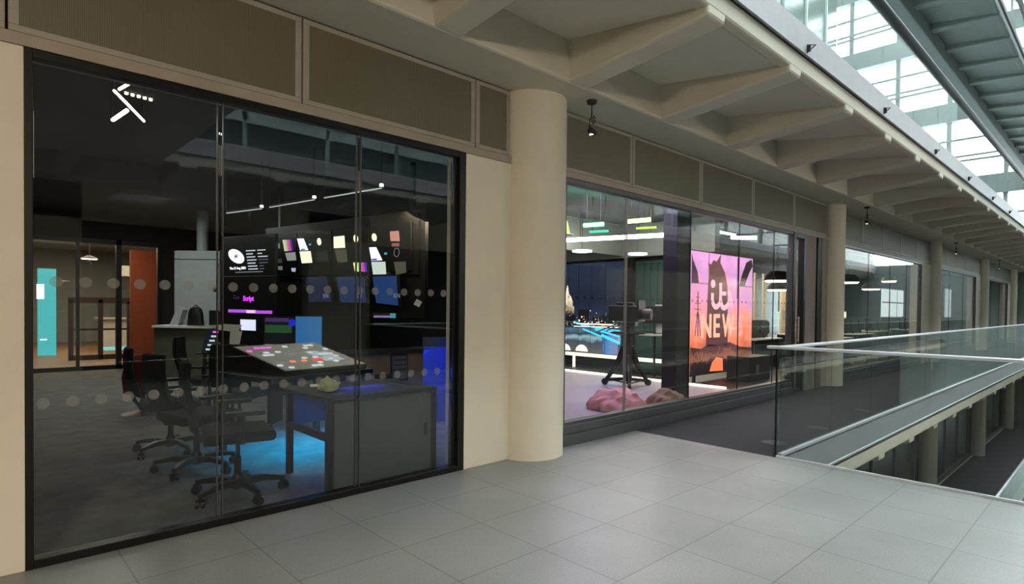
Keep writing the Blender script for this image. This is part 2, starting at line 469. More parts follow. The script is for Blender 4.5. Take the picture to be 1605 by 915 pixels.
plain_window(2, -6.2, -1.3, [-4.5, -2.9]); sillbase(-6.2, -1.3)
W3 = plain_window(3, 4.58, 10.55, [5.72, 7.18, 8.6, 9.85]); sillbase(4.58, 10.55)
W4 = plain_window(4, 12.9, 19.55, [14.9, 16.6, 18.1], zs=.25); sillbase(12.9, 19.55)
W5 = plain_window(5, 21.15, 27.7, [23.3, 25.5]); sillbase(21.15, 27.7)
W6 = plain_window(6, 29.2, 35.7, [31.3, 33.5]); sillbase(29.2, 35.7)
# glazed studio door between the black posts
D = sempty('door_1', (0, FY, 0))
MB().box(10.55, 10.66, -.01, .1, 0, 2.825).box(11.02, 11.1, -.01, .1, 0, 2.825).box(10.66, 11.02, -.01, .1, 2.74, 2.825).box(10.66, 11.02, .0, .08, 0, .06).build('frame', 'black', D, bevel=.004)
MB().box(10.67, 11.01, .04, .052, .06, 2.74).build('pane', 'glass_studio', D)
MB().tube([(10.76, -.03, .9), (10.76, -.03, 1.35)], .012).box(10.75, 10.77, -.03, .04, .92, .94).box(10.75, 10.77, -.03, .04, 1.31, 1.33).build('door_handle', 'steel', D, smooth=True)
dots(4.7, 10.5, 1.575, .1335, .02, W3, .034).build('frosted_dots', glass('faint_film', (.8, .8, .8), 1), W3)

# ------------------------------------------------------------------ room shells
struct(MB().box(XA, 8.9, FY+.12, 16, -.3, 0).build('floor_newsroom', 'room_carpet'))
struct(MB().box(XA, 8.9, FY+.12, 15.6, 3.40, 3.5).build('ceiling_newsroom', 'ceil_dark'))
# slanted divider to the studio
struct(MB().prism([(4.30, 4.37), (7.6, 7.0), (8.9, 16), (9.0, 16), (7.72, 6.95), (4.42, 4.32)], 2, 0, 3.5).build('wall_divider', 'wall_dark'))
struct(MB().box(XA, XA+.1, FY, 16, 0, 3.5).build('wall_newsroom_left', 'wall_dark'))
# back wall with the glazed doors
bw = MB().box(XA, .95, 15.5, 15.7, 0, 3.5).box(.95, 3.40, 15.5, 15.7, 2.85, 3.5).box(3.40, 8.9, 15.5, 15.7, 0, 3.5)
struct(bw.build('wall_back', 'brownwall'))
D2 = sempty('door_2', (0, 15.5, 0))
MB().box(.95, 1.06, -.03, .1, 0, 2.85).box(2.50, 2.60, -.03, .1, 0, 2.85).box(3.3, 3.4, -.03, .1, 0, 2.85).box(1.06, 3.3, -.03, .1, 2.75, 2.85).box(1.06, 3.3, -.03, .1, 0, .09).box(1.78, 1.84, -.02, .06, .09, 2.75).build('frame', 'dark', D2)
for a, b in ((1.06, 1.78), (1.84, 2.5), (2.6, 3.3)): MB().box(a, b, .02, .03, .09, 2.75).build('pane', 'glass_studio', D2)
# foyer beyond the doors
struct(MB().box(-3, 7, 15.7, 27, -.3, 0).build('floor_foyer', 'wood'))
struct(MB().box(-3, 7, 15.7, 27, 3.4, 3.5).build('ceiling_foyer', 'greyg'))
struct(MB().box(-3, 7, 26.9, 27, 0, 3.5).build('wall_foyer', 'greyg'))
struct(MB().box(6.9, 7, 15.7, 27, 0, 3.5).box(-3, -2.9, 15.7, 27, 0, 3.5).build('wall_foyer_side', 'brownwall'))

# studio shell and office beyond
struct(MB().box(4.3, XB, FY+.12, 16, -.3, -.001).build('floor_studio', 'dark'))
struct(MB().box(9.0, XB, FY+.12, 16, 3.42, 3.5).prism([(4.45, 4.37), (7.75, 7.0), (9.0, 8.0), (9.0, 4.21), (4.45, 4.21)], 2, 3.42, 3.5).build('ceiling_studio', 'ceil_dark'))
struct(MB().box(9.0, XB, 15.9, 16, 0, 3.5).build('wall_office_back', mat('office_teal_wall', '2f4644', .7)))

# ------------------------------------------------------------------ end walls, opposite side, upper atrium
struct(MB().box(XA-.2, XA, -14, 16, -8.3, 24).build('wall_near_end', 'greyg'))
struct(MB().box(XB, XB+.2, -4.4, 13, -8.3, 4.1).build('wall_far_end', 'greyg'))
struct(MB().box(XB-.05, XB+.2, -13, -2.3, 4.1, 24).build('wall_far_end_upper', 'greyg'))  # unseen, made solid to keep bright windows out of the glass reflections
EW = sempty('window_7', (XB, 0, 0))
e = MB()
for zz in (8.2, 12.3, 16.4): e.box(0, .6, -2.3, 12.8, zz-.55, zz+.45)
e.box(0, .6, -2.3, 12.8, 19.95, 20.95); e.box(0, .5, -2.3, 12.8, 23.6, 24.3)
e.build('spandrel', 'spandrel', EW)
e = MB()
for yy in [-12.5+2.45*k for k in range(5, 11)]: e.box(.1, .25, yy-.11, yy+.11, 4.1, 24)
for zz in (4.1, 8.2, 12.3, 16.4, 20.5):
    for dz in (1.35, 1.6, 2.5): e.box(.05, .15, -2.3, 12.8, zz+dz-.055, zz+dz+.055)
e.build('mullion', 'spandrel', EW)
MB().box(.3, .32, -2.3, 12.8, 4.1, 24).build('pane', 'skyglass', EW)
# rear faces of the upper atrium
for sg in (1, -1):
    b = MB().box(XA, XB, sg*12.8, sg*13, 4.08, 24)
    o = b.build('wall_upper_'+('left' if sg > 0 else 'right'), 'upglass'); struct(o)
    b = MB()
    for zz in (8.2, 12.3, 16.4): b.box(XA, XB, sg*12.8, sg*12.7, zz-.5, zz+.1)
    for k in range(16): b.box(XA+3*k, XA+3*k+.15, sg*12.8, sg*12.7, 4.1, 24)
    struct(b.build('trim_9', 'greyg'))
RF = sempty('window_8', (0, 0, 24.2))
b = MB()
for k in range(17): b.box(XA+3*k-.1, XA+3*k+.1, -13, 13, -.3, .3)
for yy in (-8, -4, 0, 4, 8): b.box(XA, XB, yy-.06, yy+.06, -.1, .2)
b.build('roof_beam', 'greyg', RF)
MB().box(XA, XB, -13, 13, .3, .32).build('pane', 'skyglass', RF)

# opposite shopfront (seen mirrored in the glazing)
struct(MB().box(XA, -3.5, -FY-.3, -FY, 0, 3.5).box(-1, 1.5, -FY-.3, -FY, 0, 3.5).box(5.5, 7, -FY-.3, -FY, 0, 3.5).box(11, 12, -FY-.3, -FY, 0, 3.5).box(16, XB, -FY-.3, -FY, 0, 3.5)
       .box(XA, XB, -FY-.3, -FY, 2.9, 3.51).build('wall_right', 'pier'))
struct(MB().box(XA, XB, -9, -FY-.1, -.3, -.001).build('floor_right_rooms', 'room_carpet'))
struct(MB().box(XA, XB, -9.1, -9, 0, 3.5).build('wall_right_rooms', 'wall_dark'))
struct(MB().box(XA, XB, -9, -FY-.3, 3.45, 3.5).build('ceiling_right_rooms', 'ceil_dark'))

# floor below
struct(MB().box(XA, XB, 4.3, 4.4, -H, -.2).build('wall_lower_left', mat('dark_green_glass_wall', '26332f', .2, .2, var=.3, scale=1.3)))
b = MB()
for k in range(24): b.box(XA+2*k, XA+2*k+.06, 4.26, 4.3, -H, -.6)
b.box(XA, XB, 4.24, 4.3, -1.25, -1.15).box(XA, XB, 4.24, 4.3, -H, -H+.15)
struct(b.build('trim_10', 'sill'))
struct(MB().box(XA, XB, EY, 4.4, -H-.5, -H-.02).build('ceiling_lowest', 'concrete'))
struct(MB().box(XA, XB, -4.4, 4.4, -8.3, -8.2).build('floor_lowest', 'dark'))
struct(MB().box(XA, XB, -4.4, -4.3, -8.2, 0).build('wall_lower_right', 'wall_dark'))

# ------------------------------------------------------------------ balustrades
def balustrade_x(label, y, z, x0, x1, step, joints0, mats=('balu', 'steel'), railr=None, base=True, dk=False):
    t = thing('glass_balustrade', label, 'balustrade', (x0, y, z))
    L = x1-x0; x = 0; first = joints0
    while x < L:
        e = min(x+first, L); first = step
        MB().box(x+.005, e-.005, -.008, .008, .0, 1.075).build('glass_panel', mats[0], t); x = e
    if railr: MB().tube([(0, 0, 1.1), (L, 0, 1.1)], railr, 16).build('handrail', mats[1], t, smooth=True)
    else: MB().box(-.02, L, -.045, .045, 1.075, 1.10).build('handrail', 'rail', t, bevel=.005)
    if base: MB().box(0, L, -.02, .02, -.005, .025).build('base_channel', 'rail', t)
    return t
balustrade_x('long clear glass balustrade with flat steel rail, running away beside the dark carpet', BY, 0, 5.96, XB-.1, 1.5, 1.44)
balustrade_x('glass balustrade on the far side of the void, seen only mirrored in the glazing', -BY, 0, 5.96, XB-.1, 1.5, 1.44)
t = thing('glass_balustrade', 'glass balustrade with bright steel rail crossing the end of the tiled floor', 'balustrade', (5.9, BY, 0))
yy = 0
for a, b in ((0, 1.258), (1.262, 2.52), (2.524, 3.78), (3.784, 4.82)):
    MB().box(-.008, .008, -b+.004, -a, .0, 1.075).build('glass_panel', 'balu', t)
MB().box(-.05, .035, -4.78, .10, 1.077, 1.105).build('handrail', 'rail', t, bevel=.006)
MB().box(-.025, .0, -4.82, 0, -.005, .02).build('base_channel', 'rail', t)
MB().box(-.014, .012, .009, .02, 0, 1.075).build('edge_seal', 'black', t)
balustrade_x('glass balustrade of the floor above, standing on the pale fascia with thick round rail', EY+.02, H+.03, XA, XB-.1, 1.5, 1.41, ('balu', 'dark'), .065)
balustrade_x('glass balustrade of the second floor above, high at the top right corner', EY-.05, 2*H+.03, XA, XB-.1, 1.5, 1.41, ('balu', 'dark'), .065)
balustrade_x('upper glass balustrade across the void, seen only mirrored', -EY-.02, H+.03, XA, XB-.1, 1.5, 1.41, ('balu', 'dark'), .065)
balustrade_x('glass balustrade of the floor below with pale round rail, bottom right', EY+.0, -H, XA, XB-.1, 1.5, 1.5, ('balu', 'rail'), .04)

# little dark triangular hooks on the fascia
hook_w = ['just right of the first coffer', 'second from the left', 'third along', 'fourth along', 'fifth along', 'farthest one in view']
for i, x in enumerate((5.83, 8.30, 10.98, 13.61, 16.3, 18.8)):
    b = MB().tube([(0, 0, .035), (.07, -.05, .045), (.0, -.0, -.035), (0, 0, .035)], .009, 6).box(-.008, .012, -.03, .004, -.03, .03)
    tag(b.build('cable_hook', 'plastic', loc=(x, EY-.032, 3.93)), 'small dark triangular hook on the pale fascia, '+hook_w[i], 'hook', 'hooks on the pale fascia')

# ------------------------------------------------------------------ spotlights hanging from the beam
def spot(x, y, label):
    t = thing('hanging_spotlight', label, 'spotlight', (x, y, 3.51), 0, 'spotlights under the beam')
    MB().lathe([(.005, -.03), (.045, -.03), (.055, 0), (.005, 0)]).build('ceiling_rose', 'dark', t, smooth=True)
    MB().tube([(0, 0, -.02), (0, 0, -.17)], .006).build('stem', 'dark', t)
    MB().tube([(0, 0, -.16), (-.03, 0, -.2), (-.035, 0, -.26), (0, 0, -.30)], .008).tube([(.0, 0, -.2), (.03, 0, -.22), (.055, 0, -.19), (.06, 0, -.15), (.04, .0, -.14), (.02, 0, -.17)], .006).build('bracket', 'dark', t)
    h = MB().lathe([(.012, -.04), (.03, -.03), (.032, .045), (.028, .045), (.01, .0)]).xf(Matrix.Translation((0, 0, -.30)) @ Matrix.Rotation(math.radians(110), 4, 'Y'))
    h.build('lamp_head', 'dark', t, smooth=True)
    MB().lathe([(.001, 0), (.02, 0), (.02, .004), (.001, .004)]).xf(Matrix.Translation((.0, 0, -.335))).build('lens', 'lamp_dim', t)
spot(4.55, 3.72, 'small dark adjustable spotlight hanging just right of the thick column')
spot(13.0, 3.65, 'small dark spotlight hanging right of the second column')
spot(21.4, 3.65, 'small dark spotlight hanging right of the third column')
spot(29.5, 3.65, 'small dark spotlight hanging beyond the fourth column')

# floor discs in the carpet
dl = ['pale round floor disc on the dark carpet at the balustrade corner', 'pale round floor disc on the carpet, second from the balustrade corner', 'small round floor disc on the carpet farthest from the corner']
for (x, y), l in zip(((6.5, 2.69), (7.75, 2.67), (9.6, 2.68)), dl):
    tag(MB().lathe([(.001, 0), (.13, 0), (.12, .006), (.001, .006)], seg=40).build('floor_disc', 'gutter', loc=(x, y, 0)), l, 'floor outlet', 'floor discs in the carpet')

# ================================================================== newsroom
def office_chair(label, loc, rotz, tall=1.0):
    t = thing('office_chair', label, 'chair', loc, rotz, 'office chairs at the desks')
    b = MB(); 
    b.lathe([(.03, .055), (.05, .06), (.045, .13), (.03, .17)], seg=20)
    for k in range(5):
        a = 2*PI*k/5+.3
        d = Vector((math.cos(a), math.sin(a), 0)); n = Vector((-d.y, d.x, 0))
        P = [(.03, .075, .03, .055), (.18, .09, .026, .045), (.33, .075, .018, .03)]
        ring = []
        for r, z, hw, hh in P:
            c = d*r
            ring.append([b.bm.verts.new(c+n*hw*s1+Vector((0, 0, z+hh*s2))) for s1, s2 in ((-1, 0), (1, 0), (1, 1), (-1, 1))])
        for A, B in zip(ring, ring[1:]):
            for q in range(4): b.bm.faces.new((A[q], A[(q+1) % 4], B[(q+1) % 4], B[q]))
        b.bm.faces.new(ring[0]); b.bm.faces.new(ring[-1])
    base = b.build('base', 'plastic', t, bevel=.006, smooth=True)
    for k in range(5):
        a = 2*PI*k/5+.3; x, y = .33*math.cos(a), .33*math.sin(a)
        c = MB()
        for s1 in (-.018, .018):
            c.tube([(s1-.010, 0, .032), (s1+.010, 0, .032)], .032, 16)
        c.tube([(0, 0, .032), (0, .0, .10)], .009, 8).box(-.012, .012, -.02, .02, .05, .075)
        c.build('caster', 'plastic', base, smooth=True, loc=(x, y, 0), rotz=a+.6*k)
    MB().lathe([(.026, .15), (.026, .30), (.016, .30), (.016, .42), (.05, .43), (.05, .45)], seg=20).build('gas_column', 'plastic', t, smooth=True)
    s = MB().box(-.25, .25, -.24, .24, .44, .52); s.build('seat', 'fabric', t, bevel=.035, seg=4)
    MB().box(-.1, .1, -.14, .2, .415, .445).build('tilt_mechanism', 'plastic', t, bevel=.01)
    bk = MB()
    n = 6; rows = []
    for i in range(n+1):
        z = .58+.46*tall*i/n; w = .23-.05*(i/n)**2-.03*(1-i/n); yb = -.25-.05*math.sin(PI*i/n*.8)-.04*i/n
        rows.append([bk.bm.verts.new((x*w, yb+.03*(1-abs(x))*-1*.8, z)) for x in (-1, -.5, 0, .5, 1)]+[bk.bm.verts.new((x*w, yb-.045+.03*(1-abs(x))*-.8, z)) for x in (1, .5, 0, -.5, -1)])
    for A, B in zip(rows, rows[1:]):
        for q in range(10): bk.bm.faces.new((A[q], A[(q+1) % 10], B[(q+1) % 10], B[q]))
    bk.bm.faces.new(rows[0]); bk.bm.faces.new(rows[-1])
    bk.build('backrest', 'fabric', t, bevel=.015, smooth=True)
    MB().tube([(0, -.1, .43), (0, -.25, .45), (0, -.31, .55), (0, -.32, .78)], .02, 8).build('back_bracket', 'plastic', t, smooth=True)
    for s1 in (-1, 1):
        MB().tube([(s1*.2, 0, .44), (s1*.30, 0, .46), (s1*.31, 0, .66)], .014, 8).box(s1*.31-.035, s1*.31+.035, -.12, .14, .66, .69).build('armrest', 'plastic', t, bevel=.005)
    return t
ch = office_chair('black swivel chair nearest the glass, its five-star base clearly visible', (1.535, 4.68, 0), math.radians(-101))
dup(ch, (1.50, 5.62, 0), math.radians(-80), 'black swivel chair standing directly behind the nearest one')
dup(ch, (1.50, 6.50, 0), math.radians(-95), 'black swivel chair third back from the glass in the newsroom')
dup(ch, (2.24, 6.78, 0), math.radians(-35), 'black swivel chair turned away, its rounded back between the intercom panel and the console')
dup(ch, (2.32, 8.15, 0), math.radians(-120), 'black swivel chair farthest back in the newsroom, beside the prompter')

# front desk with side cabinet
t = thing('desk', 'desk with black worktop and grey front cabinet against the newsroom glass', 'desk', (2.05, 4.24, 0))
MB().prism([(0, -.02), (1.03, .0), (1.03, .80), (.55, .86), (-.05, .86)], 2, .715, .745).build('desktop', 'desk_black', t, bevel=.004)
MB().box(.05, .97, .76, .78, .42, .70).build('privacy_board', 'bluewall', t)
MB().box(0, .045, -.01, .05, 0, .715).box(.97, 1.02, -.01, .05, 0, .715).box(.0, .05, .75, .8, 0, .715).box(.0, .05, .05, .75, .40, .45).box(.97, 1.02, .72, .77, 0, .715).build('frame', 'black', t, bevel=.003)
cb = MB().box(.05, .965, .01, .11, .03, .70).box(.08, .94, .03, .10, 0, .03).build('cabinet', 'cab', t, bevel=.004)
MB().box(.052, .96, -.008, .01, .035, .695).build('door', 'cab', cb, bevel=.003)
MB().box(.89, .915, -.014, -.008, .34, .45).build('handle', 'plastic', cb)
# crumpled paper bag
b = MB()
bmesh.ops.create_icosphere(b.bm, subdivisions=3, radius=.075)
for v in b.bm.verts:
    n = Vector((math.sin(v.co.x*90+v.co.z*60), math.sin(v.co.y*80+2), math.sin(v.co.z*95+v.co.y*50)))
    v.co += n*.012+Vector((random.uniform(-1, 1), random.uniform(-1, 1), random.uniform(-1, 1)))*.006
    v.co.z = max(v.co.z*(.9 if v.co.x < 0 else .6), -.045); v.co.x *= 1.15
tag(b.build('paper_bag', 'crumple', loc=(2.235, 4.60, .792)), 'crumpled pale green paper bag on the black worktop', 'bag')
tag(MB().prism([(-.12, -.05), (.05, -.09), (.1, .04), (-.06, .1)], 2, 0, .004).build('paper_sheet', 'paper', loc=(2.33, 4.95, .746)), 'small white paper lying behind the crumpled bag', 'paper')

# blue under-desk board and blue wall
t = thing('partition', 'blue-lit low partition at the right edge of the newsroom glass', 'partition', (4.25, 6.15, 0), math.radians(-37))
MB().box(0, 1.3, 0, .05, 0, .95).build('board', 'bluewall', t, bevel=.004)
MB().box(-.01, 1.31, -.01, .06, .95, 1.07).build('top_rail', 'dark', t)

# oak desk with storage
t = thing('desk', 'long oak-fronted desk in the middle of the newsroom', 'desk', (3.35, 7.8, 0), math.radians(0))
MB().box(0, 3.0, 0, .8, .72, .755).build('desktop', 'dark', t, bevel=.004)
MB().box(0.3, 1.45, .03, .05, .42, .72).box(1.75, 2.95, .03, .05, .42, .72).build('modesty_panel', 'desk_wood', t)
dr = MB().box(1.45, 1.75, .0, .5, .3, .72).build('drawer_unit', 'dark', t)
for k in range(5): MB().box(1.47, 1.73, -.012, .0, .33+.075*k, .39+.075*k).build('drawer', 'cab', dr)
MB().box(.05, .11, .3, .4, 0, .72).box(2.89, 2.95, .3, .4, 0, .72).build('leg', 'dark', t)

# tilted mixing console with lit keys
t = thing('mixing_console', 'tilted vision-mixing console glowing with white, pink and red keys', 'control panel', (2.50, 5.91, .792), math.radians(12))
MB().prism([(-.45, 0), (.45, 0), (.45, .24), (-.45, .05)], 0, -.42, .55).build('body', 'dark', t, bevel=.006)
tilt = Matrix.Translation((0, 0, .052)) @ Matrix.Translation((0, -.45, 0)) @ Matrix.Rotation(math.atan2(.19, .9), 4, 'X')
MK = dict(w=emis('key_white', 'e8ecec', .7), p=emis('key_pink', 'ff6ae0', .9), r=emis('key_red', 'ff3a20', 1.1), g=emis('key_grey', '9aa0a0', .45), o=emis('key_orange', 'ff8a4a', 1.0))
keys = []
for row in range(9):
    for cx in range(14):
        if random.random() < .55: continue
        c = 'w'
        if row == 2 and 2 < cx < 10: c = 'r' if cx > 5 else 'o'
        elif row > 6 and cx < 5: c = 'p'
        elif random.random() < .45: c = 'g'
        keys.append((cx, row, c))
for c in 'wprgo':
    b = MB()
    for cx, row, cc in keys:
        if cc == c: b.box(-.39+cx*.065, -.39+cx*.065+.048, .06+row*.088, .06+row*.088+.036, 0, .012)
    b.xf(tilt); b.build('key_row', MK[c], t)
MB().box(-.41, .54, .01, .90, -.004, .002).xf(tilt).build('key_plate', 'offwhite', t)
MB().box(.18, .42, .2, .55, .002, .008).xf(tilt).build('touch_screen', emis('touch_screen', 'c8d4d6', .55), t)
t2 = thing('desk', 'dark control desk carrying the tilted console', 'desk', (2.05, 5.32, 0), math.radians(12))
MB().box(-.02, 1.18, 0, .93, .74, .79).build('desktop', 'plastic', t2, bevel=.005)
MB().box(0, .05, .86, .92, 0, .74).box(1.1, 1.16, .03, .09, 0, .74).box(1.1, 1.16, .86, .92, 0, .74).build('leg', 'dark', t2)

# monitors -----------------------------------------------------------
def screen_emis(c, s): return emis('screen_'+str(c), c, s)
def monitor(label, loc, rotz, w, h, scr, stand=.12, group=None, deep=.03):
    t = thing('monitor', label, 'monitor', loc, rotz, group)
    MB().box(-w/2, w/2, 0, deep, stand, stand+h).build('bezel', 'plastic', t, bevel=.004)
    if scr: MB().box(-w/2+.012, w/2-.012, -.003, 0, stand+.014, stand+h-.012).build('screen', scr, t)
    if stand > .02: MB().box(-.02, .02, deep, deep+.02, 0, stand+h*.4).box(-.11, .11, -.06, .12, 0, .012).build('stand', 'plastic', t)
    return t
DK = emis('screen_dark', '20262a', .25)
m1 = monitor('desk monitor showing dim purple and green bars', (2.98, 7.52, .86), math.radians(-50), .46, .40, DK, .05)
MB().box(-.2, .12, -.006, -.003, .38, .43).build('screen_strip', emis('dim_purple', '5a3a78', .5), m1)
MB().box(-.2, .16, -.006, -.003, .24, .34).build('screen_area', emis('dim_green', '2f5a34', .6), m1)
MB().box(-.2, .0, -.006, -.003, .07, .09).build('screen_line', emis('dim_white', 'b0b8b8', .5), m1)
m2 = monitor('desk monitor with a plain mid-blue screen', (3.12, 6.98, .86), math.radians(-40), .34, .42, emis('screen_blue', '2f6da6', .75), .05)
MB().lathe([(.001, 0), (.045, 0), (.045, .003), (.001, .003)]).xf(Matrix.Translation((-.20, -.0, .38)) @ Matrix.Rotation(PI/2, 4, 'X')).build('logo_disc', emis('deep_blue', '1c24d0', .8), m2)
t = thing('shelf_unit', 'low dark stand carrying the desk monitors', 'shelf', (2.80, 7.0, 0), math.radians(-45))
MB().box(-.2, .65, .05, .4, .82, .85).box(-.2, -.16, .05, .4, 0, .82).box(.6, .65, .05, .4, 0, .82).build('frame', 'plastic', t)

# multiviewer wall
WM = thing('monitor_rack', 'dark hanging rack of studio monitors with two rows of small pictures', 'monitor rack', (3.778, 9.787, 0), math.radians(-79.15))
MB().box(-.35, 3.4, .06, .12, 1.30, 2.75).box(0, .06, .07, .12, 2.75, 3.4).box(3.1, 3.16, .07, .12, 2.75, 3.4).build('rack', 'plastic', WM)
MB().box(-.3, 3.3, .03, .06, 1.88, 2.7).build('rail', 'plastic', WM)
for k, (a, b) in enumerate(((-.25, .62), (.64, 1.5), (1.52, 2.34), (2.36, 3.2))):
    MB().box(a, b, .0, .03, 1.93, 2.6).build('display', mat('dark_display', '0a0c0d', .35), WM, bevel=.004)
P = {'grey1': ('9a9a98', .5), 'map1': ('e6f2ff', 1.3), 'oval1': ('fff4b8', 1.6), 'dress': ('f6efc8', 1.3), 'oval2': ('fff4b8', 1.4), 'oval3': ('fff4b8', 1.6),
     'pink': ('d08c80', .9), 'pinktxt': ('b06a62', .6), 'grey2': ('9fa3a0', .7), 'cream': ('f4eecb', 1.2), 'dark1': ('2e3430', .4), 'dark2': ('5c5e4c', .5), 'map2': ('e6f2ff', 1.4),
     'green': ('c8d4c8', 1.0), 'tree': ('5e6250', .5), 'small1': ('8c9290', .5), 'small2': ('b8c4dc', .8), 'face1': ('4c504e', .4)}
Q = {
'grey1': [(-0.147, 2.482), (0.153, 2.469), (0.17, 2.382), (-0.104, 2.424)], 'map1': [(0.637, 2.515), (0.809, 2.508), (0.932, 2.318), (0.722, 2.325)],
'dress': [(1.561, 2.488), (1.809, 2.489), (1.829, 2.311), (1.568, 2.317)], 'pink': [(2.787, 2.486), (2.961, 2.483), (2.984, 2.34), (2.804, 2.353)],
'pinktxt': [(2.831, 2.321), (2.976, 2.316), (2.977, 2.27), (2.831, 2.278)], 'grey2': [(0.312, 2.303), (0.588, 2.303), (0.619, 2.173), (0.375, 2.173)],
'cream': [(0.707, 2.308), (0.99, 2.301), (1.037, 2.119), (0.768, 2.118)], 'dark1': [(1.126, 2.291), (1.402, 2.287), (1.452, 2.124), (1.183, 2.126)],
'dark2': [(1.584, 2.295), (1.862, 2.289), (1.889, 2.1), (1.657, 2.097)], 'map2': [(2.362, 2.288), (2.508, 2.284), (2.639, 2.096), (2.416, 2.096)],
'green': [(2.411, 2.081), (2.699, 2.073), (2.719, 1.899), (2.451, 1.901)], 'tree': [(2.873, 2.064), (3.102, 2.06), (3.114, 1.912), (2.919, 1.884)],
'small1': [(0.076, 2.093), (0.235, 2.093), (0.236, 2.024), (0.125, 2.036)], 'small2': [(0.483, 2.053), (0.605, 2.049), (0.59, 1.987), (0.499, 1.998)],
'face1': [(-0.021, 2.216), (0.219, 2.216), (0.235, 2.142), (0.012, 2.15)]}
for k, q in Q.items():
    MB().prism(q, 1, -.004, 0).build('picture_tile', screen_emis(*P[k]), WM)
def bars(q, cols):
    n = len(cols)
    for i, c in enumerate(cols):
        f = lambda A, B, t: (A[0]+(B[0]-A[0])*t, A[1]+(B[1]-A[1])*t)
        qq = [f(q[0], q[1], i/n), f(q[0], q[1], (i+1)/n), f(q[3], q[2], (i+1)/n), f(q[3], q[2], i/n)]
        MB().prism(qq, 1, -.004, 0).build('colour_bar', screen_emis(c, 1.0), WM)
bars([(0.238, 2.519), (0.495, 2.509), (0.548, 2.328), (0.296, 2.331)], ['c8cf98', 'a9bd90', 'c8609c', 'c03a9a', '3a1c70'])
bars([(2.015, 2.084), (2.297, 2.077), (2.318, 1.946), (2.054, 1.956)], ['f0e8a0', 'e0e8a0', '50d050', 'd050b0', 'd04090', '4030c0'])
for cx, cz in ((1.208, 2.435), (2.07, 2.43), (2.468, 2.424)):
    MB().prism([(cx+.05*math.cos(a*PI/10)+.01*math.sin(a*PI/10)*-1, cz+.056*math.sin(a*PI/10)) for a in range(20)], 1, -.004, 0).build('clock_face', screen_emis('fff4b8', 1.5), WM)
MB().tube([(2.925+.05*math.cos(a*PI/10), -.003, 2.19+.06*math.sin(a*PI/10)) for a in range(21)], .005, 6).build('ring_mark', screen_emis('8c908a', .5), WM)
for a, b, x in ((.68, .70, .95), (2.40, 2.42, 2.68)):
    MB().box(x-.0, x+.05, -.004, 0, 2.39 if x < 2 else 2.17, 2.42 if x < 2 else 2.20).build('map_mark', screen_emis('5aa0c8', .9), WM)
    MB().box(x-.2 if x < 2 else x-.26, x-.1 if x < 2 else x-.15, -.0055, -.004, 2.325 if x < 2 else 2.10, 2.345 if x < 2 else 2.125).build('map_mark', screen_emis('4a50d0', .9), WM)
bq = [[(0.959, 1.89), (1.473, 1.888), (1.596, 1.517), (1.048, 1.507)], [(1.719, 1.879), (2.323, 1.869), (2.375, 1.5), (1.805, 1.505)], [(2.508, 1.868), (2.985, 1.867), (3.022, 1.468), (2.586, 1.501)]]
bl = ['dim navy monitor, leftmost of the row under the small pictures', 'navy blue monitor in the middle of the row under the small pictures', 'brighter navy monitor, rightmost of the row under the small pictures']
d = Vector((math.cos(math.radians(-79.15)), math.sin(math.radians(-79.15)), 0)); nn = Vector((d.y, -d.x, 0))
for q, l, s, c in zip(bq, bl, (.3, .42, .5), ('1d2a4c', '1f3358', '1b3a6c')):
    t = thing('monitor', l, 'monitor', Vector((3.778, 9.787, 0))+nn*-.0+d*0+Vector((math.sin(math.radians(-79.15)), -math.cos(math.radians(-79.15)), 0))*.06, math.radians(-79.15), 'navy monitors under the picture rows')
    cx = sum(p[0] for p in q)/4; cz = sum(p[1] for p in q)/4
    MB().prism([(cx+(p[0]-cx)*1.05, cz+(p[1]-cz)*1.07) for p in q], 1, .002, .055).build('bezel', 'plastic', t)
    MB().prism(q, 1, -.002, .002).build('screen', screen_emis(c, s*1.6), t)
    if l[0] != 'd' or True: text('screen_text', 'KN', .09, (q[3][0]+.35, -.004, 1.57), screen_emis('8c94a8', .5), t)
t = thing('status_display', 'slim lit purple and teal status strip below the right navy monitor', 'display', (3.86, 6.72, 1.30), math.radians(-42))
MB().box(0, .30, 0, .03, 0, .07).build('body', 'plastic', t)
MB().box(.01, .22, -.003, 0, .01, .035).build('light_bar', emis('mauve', '8a70a8', .9), t)
MB().box(.22, .29, -.003, 0, .005, .065).build('light_block', emis('tealblock', '3a98a0', .8), t)
tag(MB().box(-.04, .04, 0, .006, -.04, .04).xf(Matrix.Rotation(.5, 4, 'Y')).build('sticky_note', 'paper', loc=(4.27, 6.31, 1.50), rotz=math.radians(-40)), 'tilted square note stuck high near the right end of the newsroom glass', 'note')

# clock display and prompter panel
CK = thing('clock_display', 'black display with a white round clock and rows of text', 'display', (3.195, 10.473, 0), math.radians(-71.9))
MB().box(-.02, 1.27, 0, .06, 1.93, 2.58).build('bezel', 'plastic', CK, bevel=.005)
MB().box(.3, .4, .06, .12, 0, 2.3).box(.9, 1.0, .06, .12, 0, 2.3).box(.1, 1.2, .06, .4, 0, .03).build('stand', 'plastic', CK)
WE = screen_emis('ffffff', 1.5)
cx, cz = .335, 2.25
MB().prism([(cx+.195*math.cos(k*PI/16)-.03*math.sin(k*PI/16), cz+.115*math.sin(k*PI/16)-.035*math.cos(k*PI/16)) for k in range(32)], 1, -.004, 0).build('clock_face', WE, CK)
hb = MB()
for k in range(7):
    a = k*2*PI/7+.2; hb.tube([(cx, -.006, cz), (cx+.09*math.cos(a), -.006, cz+.055*math.sin(a))], [.012, .002], 6)
hb.build('clock_hand', screen_emis('7a7a90', .6), CK)
